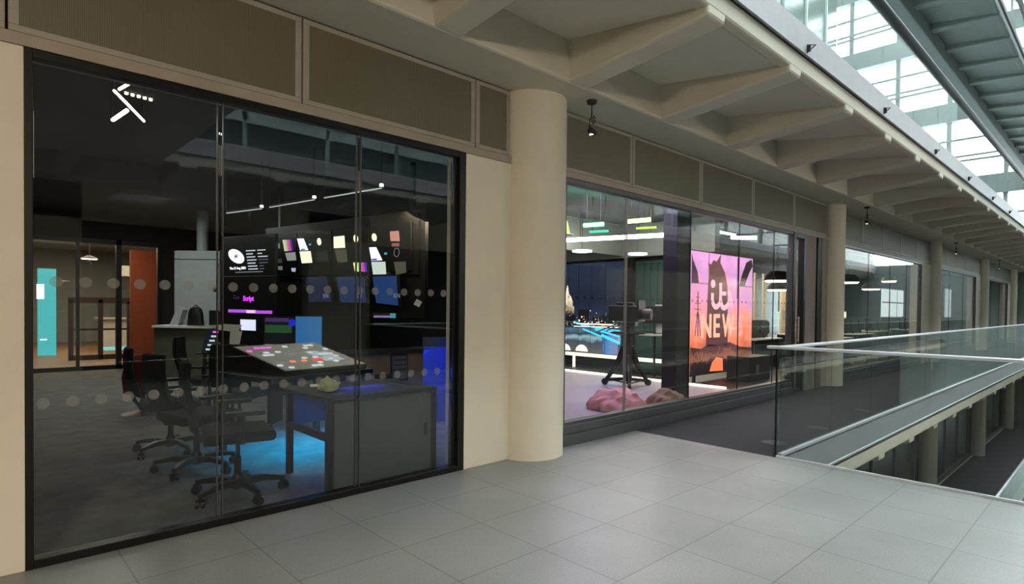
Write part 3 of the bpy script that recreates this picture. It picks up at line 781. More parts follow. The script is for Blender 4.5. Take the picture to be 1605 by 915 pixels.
rows = [(.579, .804, .854, 1.045, 2.33), (.589, .745, .862, .967, 2.278), (.6, .804, .874, 1.099, 2.228), (.61, .833, .885, 1.127, 2.178), (.621, .821, .897, 1.103, 2.128), (.632, .855, .905, 1.008, 2.079), (.642, .869, .919, 1.018, 2.032)]
R1 = MB(); R2 = MB()
for i, (a, b, c, e_, z) in enumerate(rows):
    x = a
    while x < b-.01: wd = random.uniform(.02, .05); R1.box(x, min(x+wd, b), -.004, 0, z-.009, z+.009); x += wd+.008
    x = c
    while x < e_-.01: wd = random.uniform(.02, .06); (R1 if i < 3 else R2).box(x, min(x+wd, e_), -.004, 0, z-.008, z+.008); x += wd+.008
R1.build('text_rows', screen_emis('d8d8e0', .9), CK); R2.build('text_rows', screen_emis('7a7a80', .5), CK)
text('date_text', 'Thu 21 Aug 2025', .058, (.17, -.004, 2.035), WE, CK)
MB().box(.32, .99, -.004, 0, 1.978, 1.994).build('text_line', screen_emis('8a8a90', .6), CK)
PR = thing('prompter', 'black prompter panel with purple lettering and a purple bar', 'prompter', (3.195, 10.473, 0), math.radians(-71.9))
MB().box(-.02, 1.32, -.03, .05, .70, 1.92).build('body', 'plastic', PR, bevel=.005)
text('logo_text', 'Cue', .095, (.30, -.034, 1.545), screen_emis('4a2c58', .5), PR, fat=.001)
text('logo_text', 'Script', .11, (.555, -.034, 1.52), screen_emis('e040ff', 1.3), PR, fat=.003)
MB().box(.187, .64, -.04, -.03, 1.325, 1.375).box(.86, 1.244, -.04, -.03, 1.315, 1.365).build('light_bar', screen_emis('b050d8', 1.1), PR)
MB().box(.64, .86, -.04, -.03, 1.32, 1.37).build('light_bar', screen_emis('e8b8f4', 1.2), PR)
MB().box(.49, .86, -.036, -.03, 1.04, 1.215).build('note_window', screen_emis('dcdcf4', 1.1), PR)
MB().box(.3, .32, -.02, .04, 0, .70).box(1.0, 1.02, -.02, .04, 0, .70).build('stand', 'plastic', PR)

# white tall cabinet with duct, counter, things on it
t = thing('equipment_cabinet', 'tall white steel cabinet with a round duct rising from its top', 'cabinet', (3.18, 13.51, 0), math.radians(-43.7))
MB().box(0, .93, 0, .6, 0, 2.36).build('body', 'offwhite', t, bevel=.006)
MB().box(-.0, .94, -.01, .6, 2.37, 2.55).build('hood', 'offwhite', t, bevel=.02)
dd = MB().box(.02, .91, -.012, 0, .1, 2.33).build('door', 'offwhite', t, bevel=.003)
MB().box(.82, .87, -.03, -.01, 1.72, 1.80).build('latch', 'plastic', dd)
MB().lathe([(.11, 2.55), (.11, 3.40)], (.42, .3, 0)).build('duct', 'offwhite', t, smooth=True)
t = thing('counter', 'olive curved counter with a pale top in front of the white cabinet', 'counter', (0, 0, 0))
pts = [(2.70, 12.95), (3.1, 12.35), (3.45, 11.95), (3.85, 11.65)]
b = MB(); tp = MB()
for (a, b0), (c, d0) in zip(pts, pts[1:]):
    b.prism([(a, b0), (c, d0), (c+.35, d0+.45), (a+.35, b0+.45)], 2, 0, 1.0)
    tp.prism([(a-.05, b0-.06), (c-.05, d0-.06), (c+.4, d0+.5), (a+.4, b0+.5)], 2, 1.0, 1.04)
b.build('front', 'counter', t); tp.build('worktop', 'white', t)
t = thing('headset_stand', 'rounded black headset case standing on the pale counter', 'equipment', (3.30, 12.45, 1.04), math.radians(-45))
MB().lathe([(.02, .36), (.09, .34), (.13, .24), (.14, .1), (.15, 0), (.001, 0)]).xf(Matrix.Diagonal((1.1, .6, 1, 1))).build('case', 'plastic', t, smooth=True)
MB().tube([(-.1, 0, .1), (-.12, 0, .3), (0, 0, .4), (.12, 0, .3), (.1, 0, .1)], .014, 8).build('band', 'dark', t, smooth=True)
tag(MB().box(0, .42, 0, .2, 0, .3).build('equipment_case', 'plastic', loc=(3.45, 12.15, 1.04), rotz=math.radians(-40), bevel=.01), 'black box standing on the counter right of the headset case', 'case')
tag(MB().prism([(0, 0), (.16, 0), (.26, .30), (.16, .36)], 1, 0, .2).build('document_holder', 'offwhite', loc=(2.95, 12.9, 1.04), rotz=math.radians(-40)), 'pale leaning document holder on the counter left of the headset case', 'holder')
t = thing('paper_stand', 'thin stand holding fanned white sheets left of the prompter', 'stand', (2.36, 7.55, 0), math.radians(-40))
MB().lathe([(.001, 0), (.14, 0), (.13, .02), (.012, .03), (.012, 1.05), (.001, 1.05)], seg=16).box(-.15, .15, .0, .01, 1.0, 1.18).build('stand', 'plastic', t)
MB().prism([(.02, .98), (.13, .93), (.17, 1.13), (.03, 1.16)], 1, -.008, -.003).build('paper', 'paper', t)
MB().prism([(-.22, 1.16), (.12, 1.12), (.17, 1.21), (-.05, 1.22)], 1, -.016, -.01).build('paper', 'paper', t)
MB().prism([(-.45, 1.19), (-.1, 1.17), (-.08, 1.21)], 1, -.022, -.018).build('paper', 'paper', t)

# small side-lit handset list
t = thing('intercom_panel', 'small upright intercom panel with a column of lit buttons', 'intercom', (2.0, 7.32, .90), math.radians(-40))
MB().prism([(0, 0), (.1, 0), (.16, .28), (.06, .28)], 1, 0, .03).build('body', mat('slate_blue_panel', '3c4c6a', .5), t)
for k in range(5): MB().box(.05+.02*k, .11+.02*k, -.004, 0, .03+.05*k, .05+.05*k).build('button', MK['p'] if k == 4 else MK['w'], t)
t = thing('stand', 'thin black stand carrying the intercom panel', 'stand', (2.05, 7.37, 0))
MB().lathe([(.001, 0), (.16, 0), (.15, .02), (.02, .03), (.02, .88), (.09, .885), (.09, .898), (.001, .898)], seg=20).build('pole', 'plastic', t, smooth=True)
b = MB().lathe([(.001, 0), (.22, 0), (.24, .2), (.2, .42), (.1, .5), (.001, .5)], seg=24)
tag(b.build('red_stool', 'red', loc=(1.75, 9.0, .28), smooth=True), 'dark red cushion seat in shadow below the intercom panel', 'seat')
tag(MB().lathe([(.001, 0), (.25, 0), (.03, .04), (.03, .27), (.16, .28), (.001, .28)], seg=24).build('stool_base', 'plastic', loc=(1.75, 9.0, 0), smooth=True), 'black pedestal under the dark red cushion seat', 'stool')

# foyer furniture
t = thing('light_totem', 'tall slim teal light panel at the far left behind the glass', 'light panel', (1.5, 20.4, 0), math.radians(-3))
MB().box(0, .40, 0, .12, 0, 2.38).build('body', emis('teal_light', '4cc0c0', .9), t)
MB().box(-.02, .14, -.01, 0, 1.55, 1.95).build('bright_window', emis('totem_white', 'ffffff', 2), t)
MB().box(.05, .2, -.01, 0, .42, .46).build('bright_window', emis('totem_white2', 'ffffff', 1.2), t)
tag(MB().box(0, .75, 0, .1, 0, 2.85).build('wall_board', 'orange', loc=(3.2, 17.9, 0)), 'rust orange upright board behind the glazed doors', 'board')
t = thing('booth', 'dark brown framed glass booth on the foyer floor', 'booth', (1.95, 18.3, 0))
MB().box(0, .1, 0, .1, 0, 1.55).box(.62, .72, 0, .1, 0, 1.55).box(1.25, 1.4, 0, .1, 0, 1.5).box(0, 1.4, 0, .1, 1.45, 1.6).box(0, 1.4, 0, .1, 0, .12).box(.1, 1.25, .02, .08, .75, .8).build('frame', 'brownwall', t)
MB().box(.1, 1.25, .04, .05, .12, 1.45).build('pane', 'glass_studio', t)
t = thing('reception_desk', 'pale low reception desk in the bright foyer', 'desk', (3.1, 21.5, 0))
MB().box(0, 1.8, 0, .7, .12, .95).build('front', 'white', t, bevel=.01)
MB().box(-.1, 1.9, -.1, .8, .95, 1.0).build('worktop', 'offwhite', t)
MB().box(.1, 1.7, .1, .6, 0, .12).build('plinth', emis('cyan_plinth', '9fe0dc', .9), t)
t = thing('pendant_lamp', 'oval warm pendant lamp glowing in the foyer', 'lamp', (2.6, 20.0, 3.4))
MB().tube([(0, 0, 0), (0, 0, -.6)], .01).build('cord', 'dark', t)
MB().lathe([(.03, -.62), (.18, -.69), (.2, -.72), (.001, -.71)]).build('lamp_shade', 'dark', t, smooth=True)
MB().lathe([(.001, -.715), (.19, -.725), (.001, -.735)]).build('diffuser', 'lamp_warm', t, smooth=True)
area('foyer_light', (3.0, 21, 3.3), 3.5, 230, 'ffdcb8', sy=5)
area('foyer_door_light', (2.3, 16.6, 3.3), 1.2, 60, 'ffdcb8')  # added fill that brightens the orange board, no fixture here

# suspended LED line lights in the newsroom
ll = ['thin lit line lamp, the left one of three in a row', 'thin lit line lamp, the middle one of three in a row', 'thin lit line lamp, the right and brightest of three in a row']
segs = [((2.76, 8.91), (2.967, 8.13)), ((3.0, 7.94), (3.17, 6.95)), ((3.2, 6.74), (3.38, 5.72))]
for ((a, b), (c, e_)), l in zip(segs, ll):
    t = thing('line_lamp', l, 'lamp', (0, 0, 0), 0, 'thin line lamps in the newsroom')
    MB().tube([(a, b, 2.775), (c, e_, 2.775)], .012, 8).build('housing', 'dark', t)
    MB().tube([(a, b, 2.758), (c, e_, 2.758)], .007, 8).build('diffuser', emis('line_glow', 'e8ecec', .55), t)
    bmesh_end = MB(); bmesh_end.lathe([(.001, 0), (.022, 0), (.022, .03), (.001, .03)], (c, e_, 2.775)).build('end_lamp', 'lamp_dim', t)
    MB().tube([(a, b, 2.78), (a, b, 3.4)], .003, 6).tube([(c, e_, 2.78), (c, e_, 3.4)], .003, 6).build('cord', 'dark', t)
# zigzag reflection of a ceiling lamp opposite, put in as glowing tubes
tl = ['upper short LED tube of the bright zigzag lamp cluster', 'long diagonal LED tube of the bright zigzag lamp cluster', 'lower short LED tube of the bright zigzag lamp cluster']
for ((a, b, c0), (c, e_, c1)), l, r in zip((((.779, 4.717, 2.9), (.824, 4.44, 2.9)), ((.717, 4.506, 2.82), (.998, 5.098, 2.82)), ((.824, 5.23, 2.82), (.855, 4.90, 2.82))), tl, (.009, .008, .013)):
    t = thing('led_tube_lamp', l, 'lamp', (0, 0, 0), 0, 'zigzag LED tubes behind the newsroom glass')
    MB().tube([(a, b, c0), (c, e_, c1)], r, 10).build('tube', 'lamp_led', t, smooth=True)
    MB().tube([(a, b, c0), (a, b, 3.4)], .002, 6).tube([(c, e_, c1), (c, e_, 3.4)], .002, 6).build('cord', 'dark', t)
for k in range(5):
    tag(MB().lathe([(.001, 0), (.014, 0), (.016, .02), (.001, .02)], seg=16).build('downlight', 'lamp_dim', loc=(1.112+.05*k, 6.397+.008*k, 3.38)), 'tiny round downlight in a short dotted row, '+['first', 'second', 'middle', 'fourth', 'last'][k]+' from the left', 'lamp', 'dotted row of downlights')

# newsroom lights: blue strips under the desks, faint ceiling light, added fills
t = thing('led_strip', 'blue LED strip under the oak desk', 'light strip', (3.7, 8.64, .69))
MB().box(0, 2.3, 0, .03, 0, .02).build('strip', 'lamp_blue', t)
t = thing('led_strip', 'cyan LED strip under the control desk lighting the carpet', 'light strip', (2.3, 5.75, .715), math.radians(12))
MB().box(0, .8, 0, .03, 0, .02).build('strip', 'lamp_cyan', t)
area('blue_underdesk', (3.9, 6.6, .9), 1.0, 10, '1e6cff')
area('cyan_underdesk', (2.7, 5.8, .70), 1.1, 24, '10a0d8', spread=math.radians(125))
area('blue_near', (2.6, 4.75, .66), .4, 2.5, '1c50ff', rot=(math.radians(-70), 0, 0))
area('blue_right', (4.3, 5.4, 1.2), .6, 7, '2050f0', rot=(0, math.radians(-35), 0))
area('newsroom_fill', (1.2, 9.5, 3.35), 3.0, 22, 'fff0dc', sy=4)
area('lower_light', (11.2, 3.6, -.9), .8, 25, 'e8ffb0')
area('cabinet_light', (2.3, 12.0, 3.3), .8, 34, 'f4f8f0')  # unseen fill added to brighten the white cabinet
area('console_light', (2.6, 5.7, 2.2), .3, 5, 'fff4e0')  # added fill above the console, without a fixture
area('oak_desk_light', (4.4, 6.5, 2.6), .8, 22, 'ffe4b8', rot=(math.radians(25), 0, 0))  # added warm fill for the oak front, no lamp stands here

# ================================================================== studio
struct(MB().box(5.0, 9.9, 4.35, 12, 0, .05).build('floor_stage', 'studio_floor'))
tag(MB().box(9.9, 10.0, 5.0, 9.3, .0, .07).build('light_strip', emis('stage_strip', 'fff6dc', 2.6), loc=(0, 0, 0)), 'bright cream light strip along the edge of the studio stage', 'light strip')
tag(MB().box(11.05, 11.12, 6.2, 9.8, .28, .36).box(11.06, 11.11, 6.4, 6.45, 0, .28).box(11.06, 11.11, 9.5, 9.55, 0, .28).build('light_strip', emis('stage_strip2', 'e8e0cc', 1.2), loc=(0, 0, 0)), 'faint cream light strip below the city picture', 'light strip')
tag(MB().box(7.8, 8.2, 4.7, 4.95, 0, 3.42).build('studio_column', 'studio_col', bevel=.01), 'square dark plum column just behind the studio glass', 'column')
# LED bar lights
def bar_lamp(label, p0, p1, m, r=.03, group='studio bar lamps', hang=3.42):
    t = thing('bar_lamp', label, 'lamp', (0, 0, 0), 0, group)
    MB().tube([p0, p1], r, 12).build('tube', m, t, smooth=True)
    q0 = Vector(p0).lerp(Vector(p1), .15); q1 = Vector(p0).lerp(Vector(p1), .85)
    MB().tube([q0+Vector((0, 0, r)), (q0.x, q0.y, hang)], .006, 6).tube([q1+Vector((0, 0, r)), (q1.x, q1.y, hang)], .006, 6).build('hanger', 'dark', t)
bar_lamp('longest white bar lamp, crossing the top of the city picture', (8.8, 7.8, 2.81), (9.39, 5.88, 2.81), 'lamp_white', .04)
bar_lamp('short white bar lamp right of the plum column', (10.2, 5.05, 2.77), (10.55, 4.75, 2.77), 'lamp_white', .03)
bar_lamp('bright green bar lamp, upper of the green pair', (7.42, 6.20, 2.81), (7.51, 5.87, 2.81), 'lamp_green', .032)
bar_lamp('dimmer green bar lamp, lower of the green pair', (8.0, 6.55, 2.79), (8.12, 6.24, 2.79), 'lamp_green2', .02)
bar_lamp('bright yellow-white bar lamp, upper of the yellow pair', (7.54, 5.42, 2.81), (7.61, 5.06, 2.81), 'lamp_yellow', .032)
bar_lamp('thin lime bar lamp, lower of the yellow pair', (8.23, 5.74, 2.80), (8.33, 5.42, 2.80), 'lamp_yellow2', .018)
t = thing('cone_lamp', 'lime glowing cone lamp half hidden by the thick column', 'lamp', (6.95, 6.18, 2.62))
MB().lathe([(.07, 0), (.045, .14), (.02, .22), (.001, .22)]).build('lamp_shade', 'lamp_yellow2', t, smooth=True)
MB().lathe([(.001, -.01), (.12, -.01), (.12, .0), (.001, 0)]).build('tray', 'white', t)
MB().tube([(0, 0, .22), (0, 0, .80)], .006).build('stem', 'dark', t)
ol = ['left one of the two white disc lamps above the city picture', 'right one of the two white disc lamps above the city picture']
for (x, y), l in zip(((9.35, 7.85), (10.6, 7.35)), ol):
    t = thing('disc_lamp', l, 'lamp', (x, y, 2.62), 0, 'white disc lamps in the studio')
    MB().lathe([(.001, 0), (.2, 0), (.2, .03), (.001, .05)], seg=32).build('disc', 'lamp_white', t, smooth=True)
    MB().tube([(0, 0, .05), (0, 0, .8)], .006).build('stem', 'dark', t)
area('stage_light', (7.0, 5.8, 3.3), 1.3, 60, 'e2c8ff')
area('stage_light_warm', (9.5, 6.3, 3.3), 1.5, 70, 'fff0dc')
area('stage_light_green', (7.4, 5.8, 2.7), .5, 14, '30ffa8', rot=(PI, 0, 0))

# city picture wall
t = thing('city_picture', 'night city skyline picture with blue lights filling the studio back wall', 'screen', (11.5, 10.4, 0), math.radians(-90))
MB().box(-1.2, 2.05, .03, .12, .28, 2.62).build('frame', 'dark', t)
MB().box(-1.2, 2.0, 0, .03, .33, 2.59).build('sky', ramp_emis('night_sky', [(0, '2c3a52'), (.4, '1c2436'), (1, '2a3346')], 'Z', 1.0, 2.6, .75, .15), t)
LW = emis('city_light', 'ffe8c4', 1.8); LB = emis('city_blue', '3ab0ff', 1.6); LG = emis('city_dim', 'a8926c', .8)
b1 = MB(); b2 = MB(); b3 = MB()
for i in range(190):
    x = random.uniform(-1.1, 1.95); z = 1.0+abs(random.gauss(0, .16)); s = random.uniform(.006, .02)
    (b1 if random.random() < .6 else b2).box(x, x+s*1.6, -.004, 0, z, z+s)
b1.build('city_lights', LW, t); b2.build('city_lights', LG, t)
b = MB()
for a, c in ((0.0, .35), (.5, .28), (.95, .42), (1.4, .24), (1.7, .3)): b.box(a-.3, a+.05, -.002, 0, 1.0, 1.0+c)
b.build('city_buildings', emis('bldg', '171a20', .5), t)
# dome with lantern
dm = [(.22, 1.32), (.60, 1.32), (.60, 1.50), (.55, 1.50), (.55, 1.62), (.50, 1.74), (.42, 1.82), (.40, 1.95), (.37, 2.05), (.34, 1.95), (.32, 1.82), (.24, 1.74), (.2, 1.62), (.2, 1.32)]
MB().prism([(p[0]-.1, p[1]) for p in dm], 1, -.006, 0).build('dome', ramp_emis('dome_glow', [(0, '4a3a28'), (.5, 'd8c8a8'), (1, 'fff0d8')], 'Z', 1.3, 2.0, 1.1, .9, 9), t)
for (p, q, r, m) in (((.5, 1.09), (1.9, .86), .02, LB), ((.75, 1.02), (1.95, .92), .012, LB), ((.8, .93), (1.4, .76), .02, LB), ((1.4, .80), (1.96, .62), .035, LB), ((1.2, .93), (1.95, .78), .02, LB), ((.6, 1.06), (1.9, 1.06), .014, LW), ((.5, .99), (1.9, 1.0), .010, LW)):
    MB().box(0, math.hypot(q[0]-p[0], q[1]-p[1]), -.006, 0, -r, r).xf(Matrix.Translation((p[0], 0, p[1])) @ Matrix.Rotation(-math.atan2(q[1]-p[1], q[0]-p[0]), 4, 'Y')).build('light_trail', m, t)
MB().box(-1.1, 1.97, -.002, 0, .34, .95).build('foreground', ramp_emis('riverside', [(0, '5c5a58'), (.45, '3e4a58'), (.6, '8fb0b8'), (.75, '2a3a44'), (1, '54788c')], 'Z', .3, 1.0, .9, .5, 3), t)
for x in (.36, .93):
    MB().prism([(x-.16+.2*math.cos(a*PI/12), .36+.17*math.sin(a*PI/12)) for a in range(13)], 1, -.005, -.002).build('lit_arch', emis('arch', 'f0dcc8', 1.3), t)
MB().box(1.42, 1.9, -.005, -.002, .34, .8).build('lit_facade', ramp_emis('bluefac', [(0, '3a5a90'), (.5, '5a90c8'), (1, '8a80a8')], 'X', 1.4, 1.9, .8, .8, 12), t)
for x in (.3, .65, 1.05, 1.5): MB().box(x, x+.006, -.007, -.004, .34, 2.58).build('panel_joint', 'plastic', t)

# back wall of the set, grey band above
struct(MB().box(11.62, 11.75, 7.2, 16, 0, 3.42).build('wall_studio_back', 'wall_dark'))
struct(MB().box(9.2, 11.6, 8.3, 8.4, 2.7, 3.42).box(9.2, 20, 10.9, 11.0, 2.75, 3.42).build('wall_bulkhead', 'greyg'))
struct(MB().box(11.4, 11.61, 6.0, 11.0, 2.66, 3.41).build('wall_bulkhead_studio', 'greyg'))
b = MB()
for k in range(10): b.box(.03*(k % 2), .03+.03*(k % 2), k*.09, k*.09+.088, .9, 2.5)
b.box(-.01, .07, -.02, .92, 2.5, 2.56).box(-.01, .07, -.02, .92, 0, .9)
tag(b.build('teal_curtain', mat('teal_cloth', '2c4a46', .8), loc=(11.5, 7.26, 0)), 'teal pleated curtain panel between the city picture and the plum column', 'curtain')
tag(MB().box(0, .12, 0, .12, 0, 2.65).build('studio_post', 'dark', loc=(11.35, 8.0, 0)), 'slim dark post at the right edge of the city picture', 'post')

# broadcast camera on pedestal
t = thing('studio_camera', 'studio television camera on a black three-legged pedestal', 'camera', (8.75, 6.25, .05), math.radians(200))
MB().lathe([(.08, .10), (.09, .5), (.075, .52), (.075, .95), (.05, .97), (.05, 1.10)], seg=24).build('column', 'plastic', t, smooth=True)
for k in range(3):
    a = 2*PI*k/3+.35
    lg = MB().tube([(.06*math.cos(a), .06*math.sin(a), .72), (.20*math.cos(a), .20*math.sin(a), .40), (.42*math.cos(a), .42*math.sin(a), .10)], [.07, .055, .035], 10)\
        .tube([(.05*math.cos(a), .05*math.sin(a), .14), (.42*math.cos(a), .42*math.sin(a), .09)], .03, 8).build('leg', 'plastic', t, smooth=True)
    MB().tube([(.45*math.cos(a)-.025*math.sin(a), .45*math.sin(a)+.025*math.cos(a), .06), (.45*math.cos(a)+.025*math.sin(a), .45*math.sin(a)-.025*math.cos(a), .06)], .06, 16).build('wheel', 'plastic', lg, smooth=True)
    b_ = 2*PI*(k+1)/3+.35
    MB().tube([(.42*math.cos(a), .42*math.sin(a), .11), (.42*math.cos(b_), .42*math.sin(b_), .11)], .014, 8).build('brace', 'plastic', t)
MB().tube([(.30*math.cos(q*PI/16), .30*math.sin(q*PI/16), .97) for q in range(33)], .014, 8).tube([(.3, 0, .97), (-.3, 0, .97)], .010, 8).tube([(0, .3, .97), (0, -.3, .97)], .010, 8).build('steering_ring', 'plastic', t, smooth=True)
MB().box(-.13, .13, -.16, .16, 1.10, 1.17).build('pan_head', 'plastic', t, bevel=.01)
MB().box(-.10, .10, -.34, .18, 1.18, 1.46).box(-.06, .06, -.2, .1, 1.46, 1.52).build('camera_body', 'plastic', t, bevel=.01)
MB().tube([(0, .18, 1.31), (0, .42, 1.31)], [.09, .10], 20).build('lens', 'dark', t, smooth=True)
MB().box(-.24, .24, .22, .25, 1.18, 1.56).build('prompter_hood', 'plastic', t)
MB().tube([(.1, -.15, 1.14), (.3, -.5, .98)], .012, 8).tube([(-.1, -.15, 1.14), (-.3, -.5, .98)], .012, 8).build('pan_bar', 'plastic', t)
# second distant camera / monitor on stand
t = thing('studio_monitor', 'dark monitor on a stand with a pale round table top below it', 'monitor', (10.6, 6.9, 0), math.radians(-60))
MB().box(-.25, .25, 0, .05, 1.15, 1.52).build('bezel', 'plastic', t, bevel=.006)
MB().box(.0, .2, .06, .09, .95, 1.55).build('back_plate', 'offwhite', t)
MB().tube([(0, .03, 0), (0, .03, 1.2)], .025).build('pole', 'dark', t)
MB().lathe([(.001, .9), (.32, .9), (.32, .93), (.001, .93)]).build('shelf', 'offwhite', t)
MB().lathe([(.001, 0), (.28, 0), (.2, .04), (.001, .04)]).build('base', 'dark', t)

# sofa-like draped furniture on the stage: pink covers
def blob(name, m, loc, sx, sy, sz, label, cat, seed):
    rnd = random.Random(seed); b = MB(); bmesh.ops.create_icosphere(b.bm, subdivisions=4, radius=1)
    ph = [rnd.uniform(0, 6) for _ in range(6)]
    for v in b.bm.verts:
        c = v.co
        n = .09*math.sin(5*c.x+ph[0])*math.sin(4*c.y+ph[1])+.06*math.sin(9*c.x+ph[2]+3*c.z)+.04*math.sin(13*c.y+ph[3]+7*c.z)+.03*math.sin(19*c.x+ph[4]+11*c.y)
        c *= (1+n); c.z = max(c.z, -.05)
        v.co = Vector((c.x*sx, c.y*sy, (c.z+.05)*sz))
    return tag(b.build(name, m, loc=loc, smooth=True), label, cat)
blob('draped_cover', 'pink', (6.75, 5.0, .05), .42, .38, .26, 'crumpled pink dust cover heaped on the stage behind the glass', 'cover', 3)
blob('draped_cover', 'tan', (7.42, 4.62, .05), .30, .26, .24, 'brownish folded cloth pile beside the pink cover', 'cloth', 9)

# the big lit picture
BN = thing('lit_picture', 'tall lit pink and orange picture with large white news lettering', 'picture', (10.4, 6.0, 0))
MB().box(.05, 2.80, .02, .10, .12, 2.64).box(.3, .36, .03, .08, 0, .12).box(2.5, 2.56, .03, .08, 0, .12).build('frame', 'dark', BN)
MB().box(.077, 2.77, 0, .02, .14, 2.62).build('sunset_sky', ramp_emis('sunset', [(0, '7a4a40'), (.22, 'e0704c'), (.42, 'f08c78'), (.6, 'dc88a8'), (.8, 'c08cc4'), (1, 'dc9ad0')], 'Z', .2, 2.6, 1.1, .95, 2.2), BN)
DM = emis('pic_dark', '3a2a30', .35); DM2 = emis('pic_plum', '5a3c58', .5); OR = emis('pic_orange', 'ff7a50', 1.05); LT = emis('pic_letter', 'ffa88c', 1.15); LTt = emis('pic_letter_top', 'fcb0bc', 1.05)
horse = [(.70, .70), (.72, 1.3), (.75, 2.0), (.80, 2.25), (.73, 2.41), (.85, 2.38), (.95, 2.48), (1.09, 2.46), (1.27, 2.62), (1.24, 2.44), (1.44, 2.25), (1.56, 2.0), (1.60, 1.4), (1.62, .70)]
MB().prism(horse, 1, -.006, 0).build('dark_rock', ramp_emis('rockpic', [(0, '2a2024'), (.5, '4a3438'), (1, '7a5648')], 'Z', .5, 2.7, .5, .9, 5), BN)
MB().prism([(2.13, 1.99), (2.236, 2.22), (2.45, 2.52), (2.70, 2.60), (2.76, 2.45), (2.60, 2.3), (2.45, 2.1), (2.39, 1.99)], 1, -.006, 0).build('dark_shape', DM, BN)
MB().prism([(.087, 2.56), (.087, 1.99), (.37, 1.99), (.31, 2.21), (.13, 2.44)], 1, -.006, 0).build('dark_shape', DM2, BN)
MB().box(.077, .78, -.007, -.001, 1.975, 1.99).box(2.1, 2.77, -.007, -.001, 1.975, 1.99).box(.765, .775, -.007, -.001, 1.98, 2.62).box(2.02, 2.05, -.007, -.001, 1.7, 2.6).build('picture_seam', DM2, BN)
MB().prism([(.077, .70), (.5, .66), (.8, .74), (1.3, .70), (1.7, .76), (2.2, .64), (2.77, .60), (2.77, .14), (.077, .14)], 1, -.006, 0).build('dark_ground', ramp_emis('groundpic', [(0, '241a1c'), (.45, '30242a'), (.62, 'a8603c'), (.8, '2a2022'), (1, '3a2a2a')], 'Z', .1, .75, .6, 1.3, 6), BN)
MB().prism([(.85, .18), (.95, .36), (1.15, .46), (1.40, .42), (1.42, .16)], 1, -.009, -.006).prism([(1.66, .15), (1.66, .33), (1.9, .38), (2.08, .33), (2.12, .2), (2.0, .15)], 1, -.009, -.006).build('red_glow_shape', OR, BN)
b = MB().tube([(.36, -.004, .92), (.34, -.004, 1.82)], .010, 6)
for z, w_ in ((1.7, .07), (1.58, .10), (1.46, .12), (1.34, .08)): b.tube([(.34-w_, -.004, z), (.34+w_, -.004, z)], .008, 6)
b.tube([(.25, -.004, .92), (.33, -.004, 1.4)], .008, 6).tube([(.47, -.004, .92), (.36, -.004, 1.4)], .008, 6)
b.build('pylon', DM2, BN)
def stroke(pts, r, name='letter', m=LTt):
    out = []
    for i in range(len(pts)-1):
        p0 = Vector(pts[max(i-1, 0)]); p1 = Vector(pts[i]); p2 = Vector(pts[i+1]); p3 = Vector(pts[min(i+2, len(pts)-1)])
        for k in range(6):
            t_ = k/6; out.append(.5*((2*p1)+(-p0+p2)*t_+(2*p0-5*p1+4*p2-p3)*t_*t_+(-p0+3*p1-3*p2+p3)*t_**3))
    out.append(Vector(pts[-1]))
    return MB().tube([(p.x, 0, p.y) for p in out], r, 10).xf(Matrix.Translation((0, -.012, 0)) @ Matrix.Diagonal((1, .12, 1, 1))).build(name, m, BN, smooth=True)
stroke([(.91, 1.80), (.92, 1.62), (1.02, 1.52), (1.14, 1.53), (1.24, 1.62), (1.26, 1.85), (1.25, 2.02)], .058)
stroke([(1.26, 1.66), (1.34, 1.52), (1.46, 1.50), (1.60, 1.58), (1.68, 1.72), (1.60, 1.86)], .058)
stroke([(1.22, 1.80), (1.36, 1.80), (1.50, 1.80)], .045)
stroke([(1.60, 1.86), (1.70, 1.72), (1.76, 1.50)], .045)
MB().prism([(.932+.085*math.cos(a*PI/12), 1.99+.085*math.sin(a*PI/12)) for a in range(24)], 1, -.018, -.006).build('letter', LTt, BN)
for ch_, x, sx in (('N', .44, .90), ('E', .95, .88), ('W', 1.36, .72)):
    text('letter', ch_, .68, (x, -.012, .89), LT, BN, sx=sx, ext=.006, fat=.012)
text('letter', 'S', .68, (2.02, -.012, .89), emis('pic_letter_dim', 'ffa090', 1.0), BN, sx=.9, ext=.006, fat=.01)
area('picture_glow', (11.8, 5.9, 1.5), 1.8, 9, 'ff9aa0', rot=(PI/2, 0, 0), sy=2.2)

# low dark equipment beneath the picture
t = thing('low_cabinet', 'low dark cabinet with twin steel handles under the lit picture', 'cabinet', (11.6, 5.3, 0))
MB().box(0, .95, 0, .5, 0, .5).build('body', 'dark', t, bevel=.01)
MB().tube([(.25, -.02, .14), (.25, -.02, .34)], .01).tube([(.33, -.02, .14), (.33, -.02, .34)], .01).build('handle', 'steel', t)

# pendants near the studio door
def pendant(label, x, y, z, r, group='dome pendants by the studio door', big=True):
    t = thing('pendant_lamp', label, 'lamp', (x, y, z), 0, group)
    MB().lathe([(r*.15, .22*r/.28), (r*.62, .20*r/.28), (r*.95, .10*r/.28), (r, 0), (r*.93, 0), (r*.5, .12*r/.28), (.001, .14*r/.28)], seg=36).build('lamp_shade', 'dark', t, smooth=True)
    MB().lathe([(.001, -.035), (r*.8, -.03), (r*.93, 0), (.001, .0)], seg=36).build('diffuser', 'lamp_warm', t, smooth=True)
    MB().tube([(0, 0, .14), (0, 0, 3.42-z)], .006).build('cord', 'plastic', t)
pendant('large dark dome pendant with a warm disc, left of the black door post', 13.3, 5.50, 2.12, .28)
pendant('second dome pendant close behind the large one, its disc just below', 15.2, 6.25, 1.98, .28)
pendant('small dome pendant right of the black door post', 16.6, 5.85, 2.18, .2)
pendant('small dome pendant low beside the door post', 19.0, 6.9, 2.2, .2)
pendant('oval lit pendant just right of the second column', 17.2, 5.25, 2.22, .28, 'oval pendants in the far office')
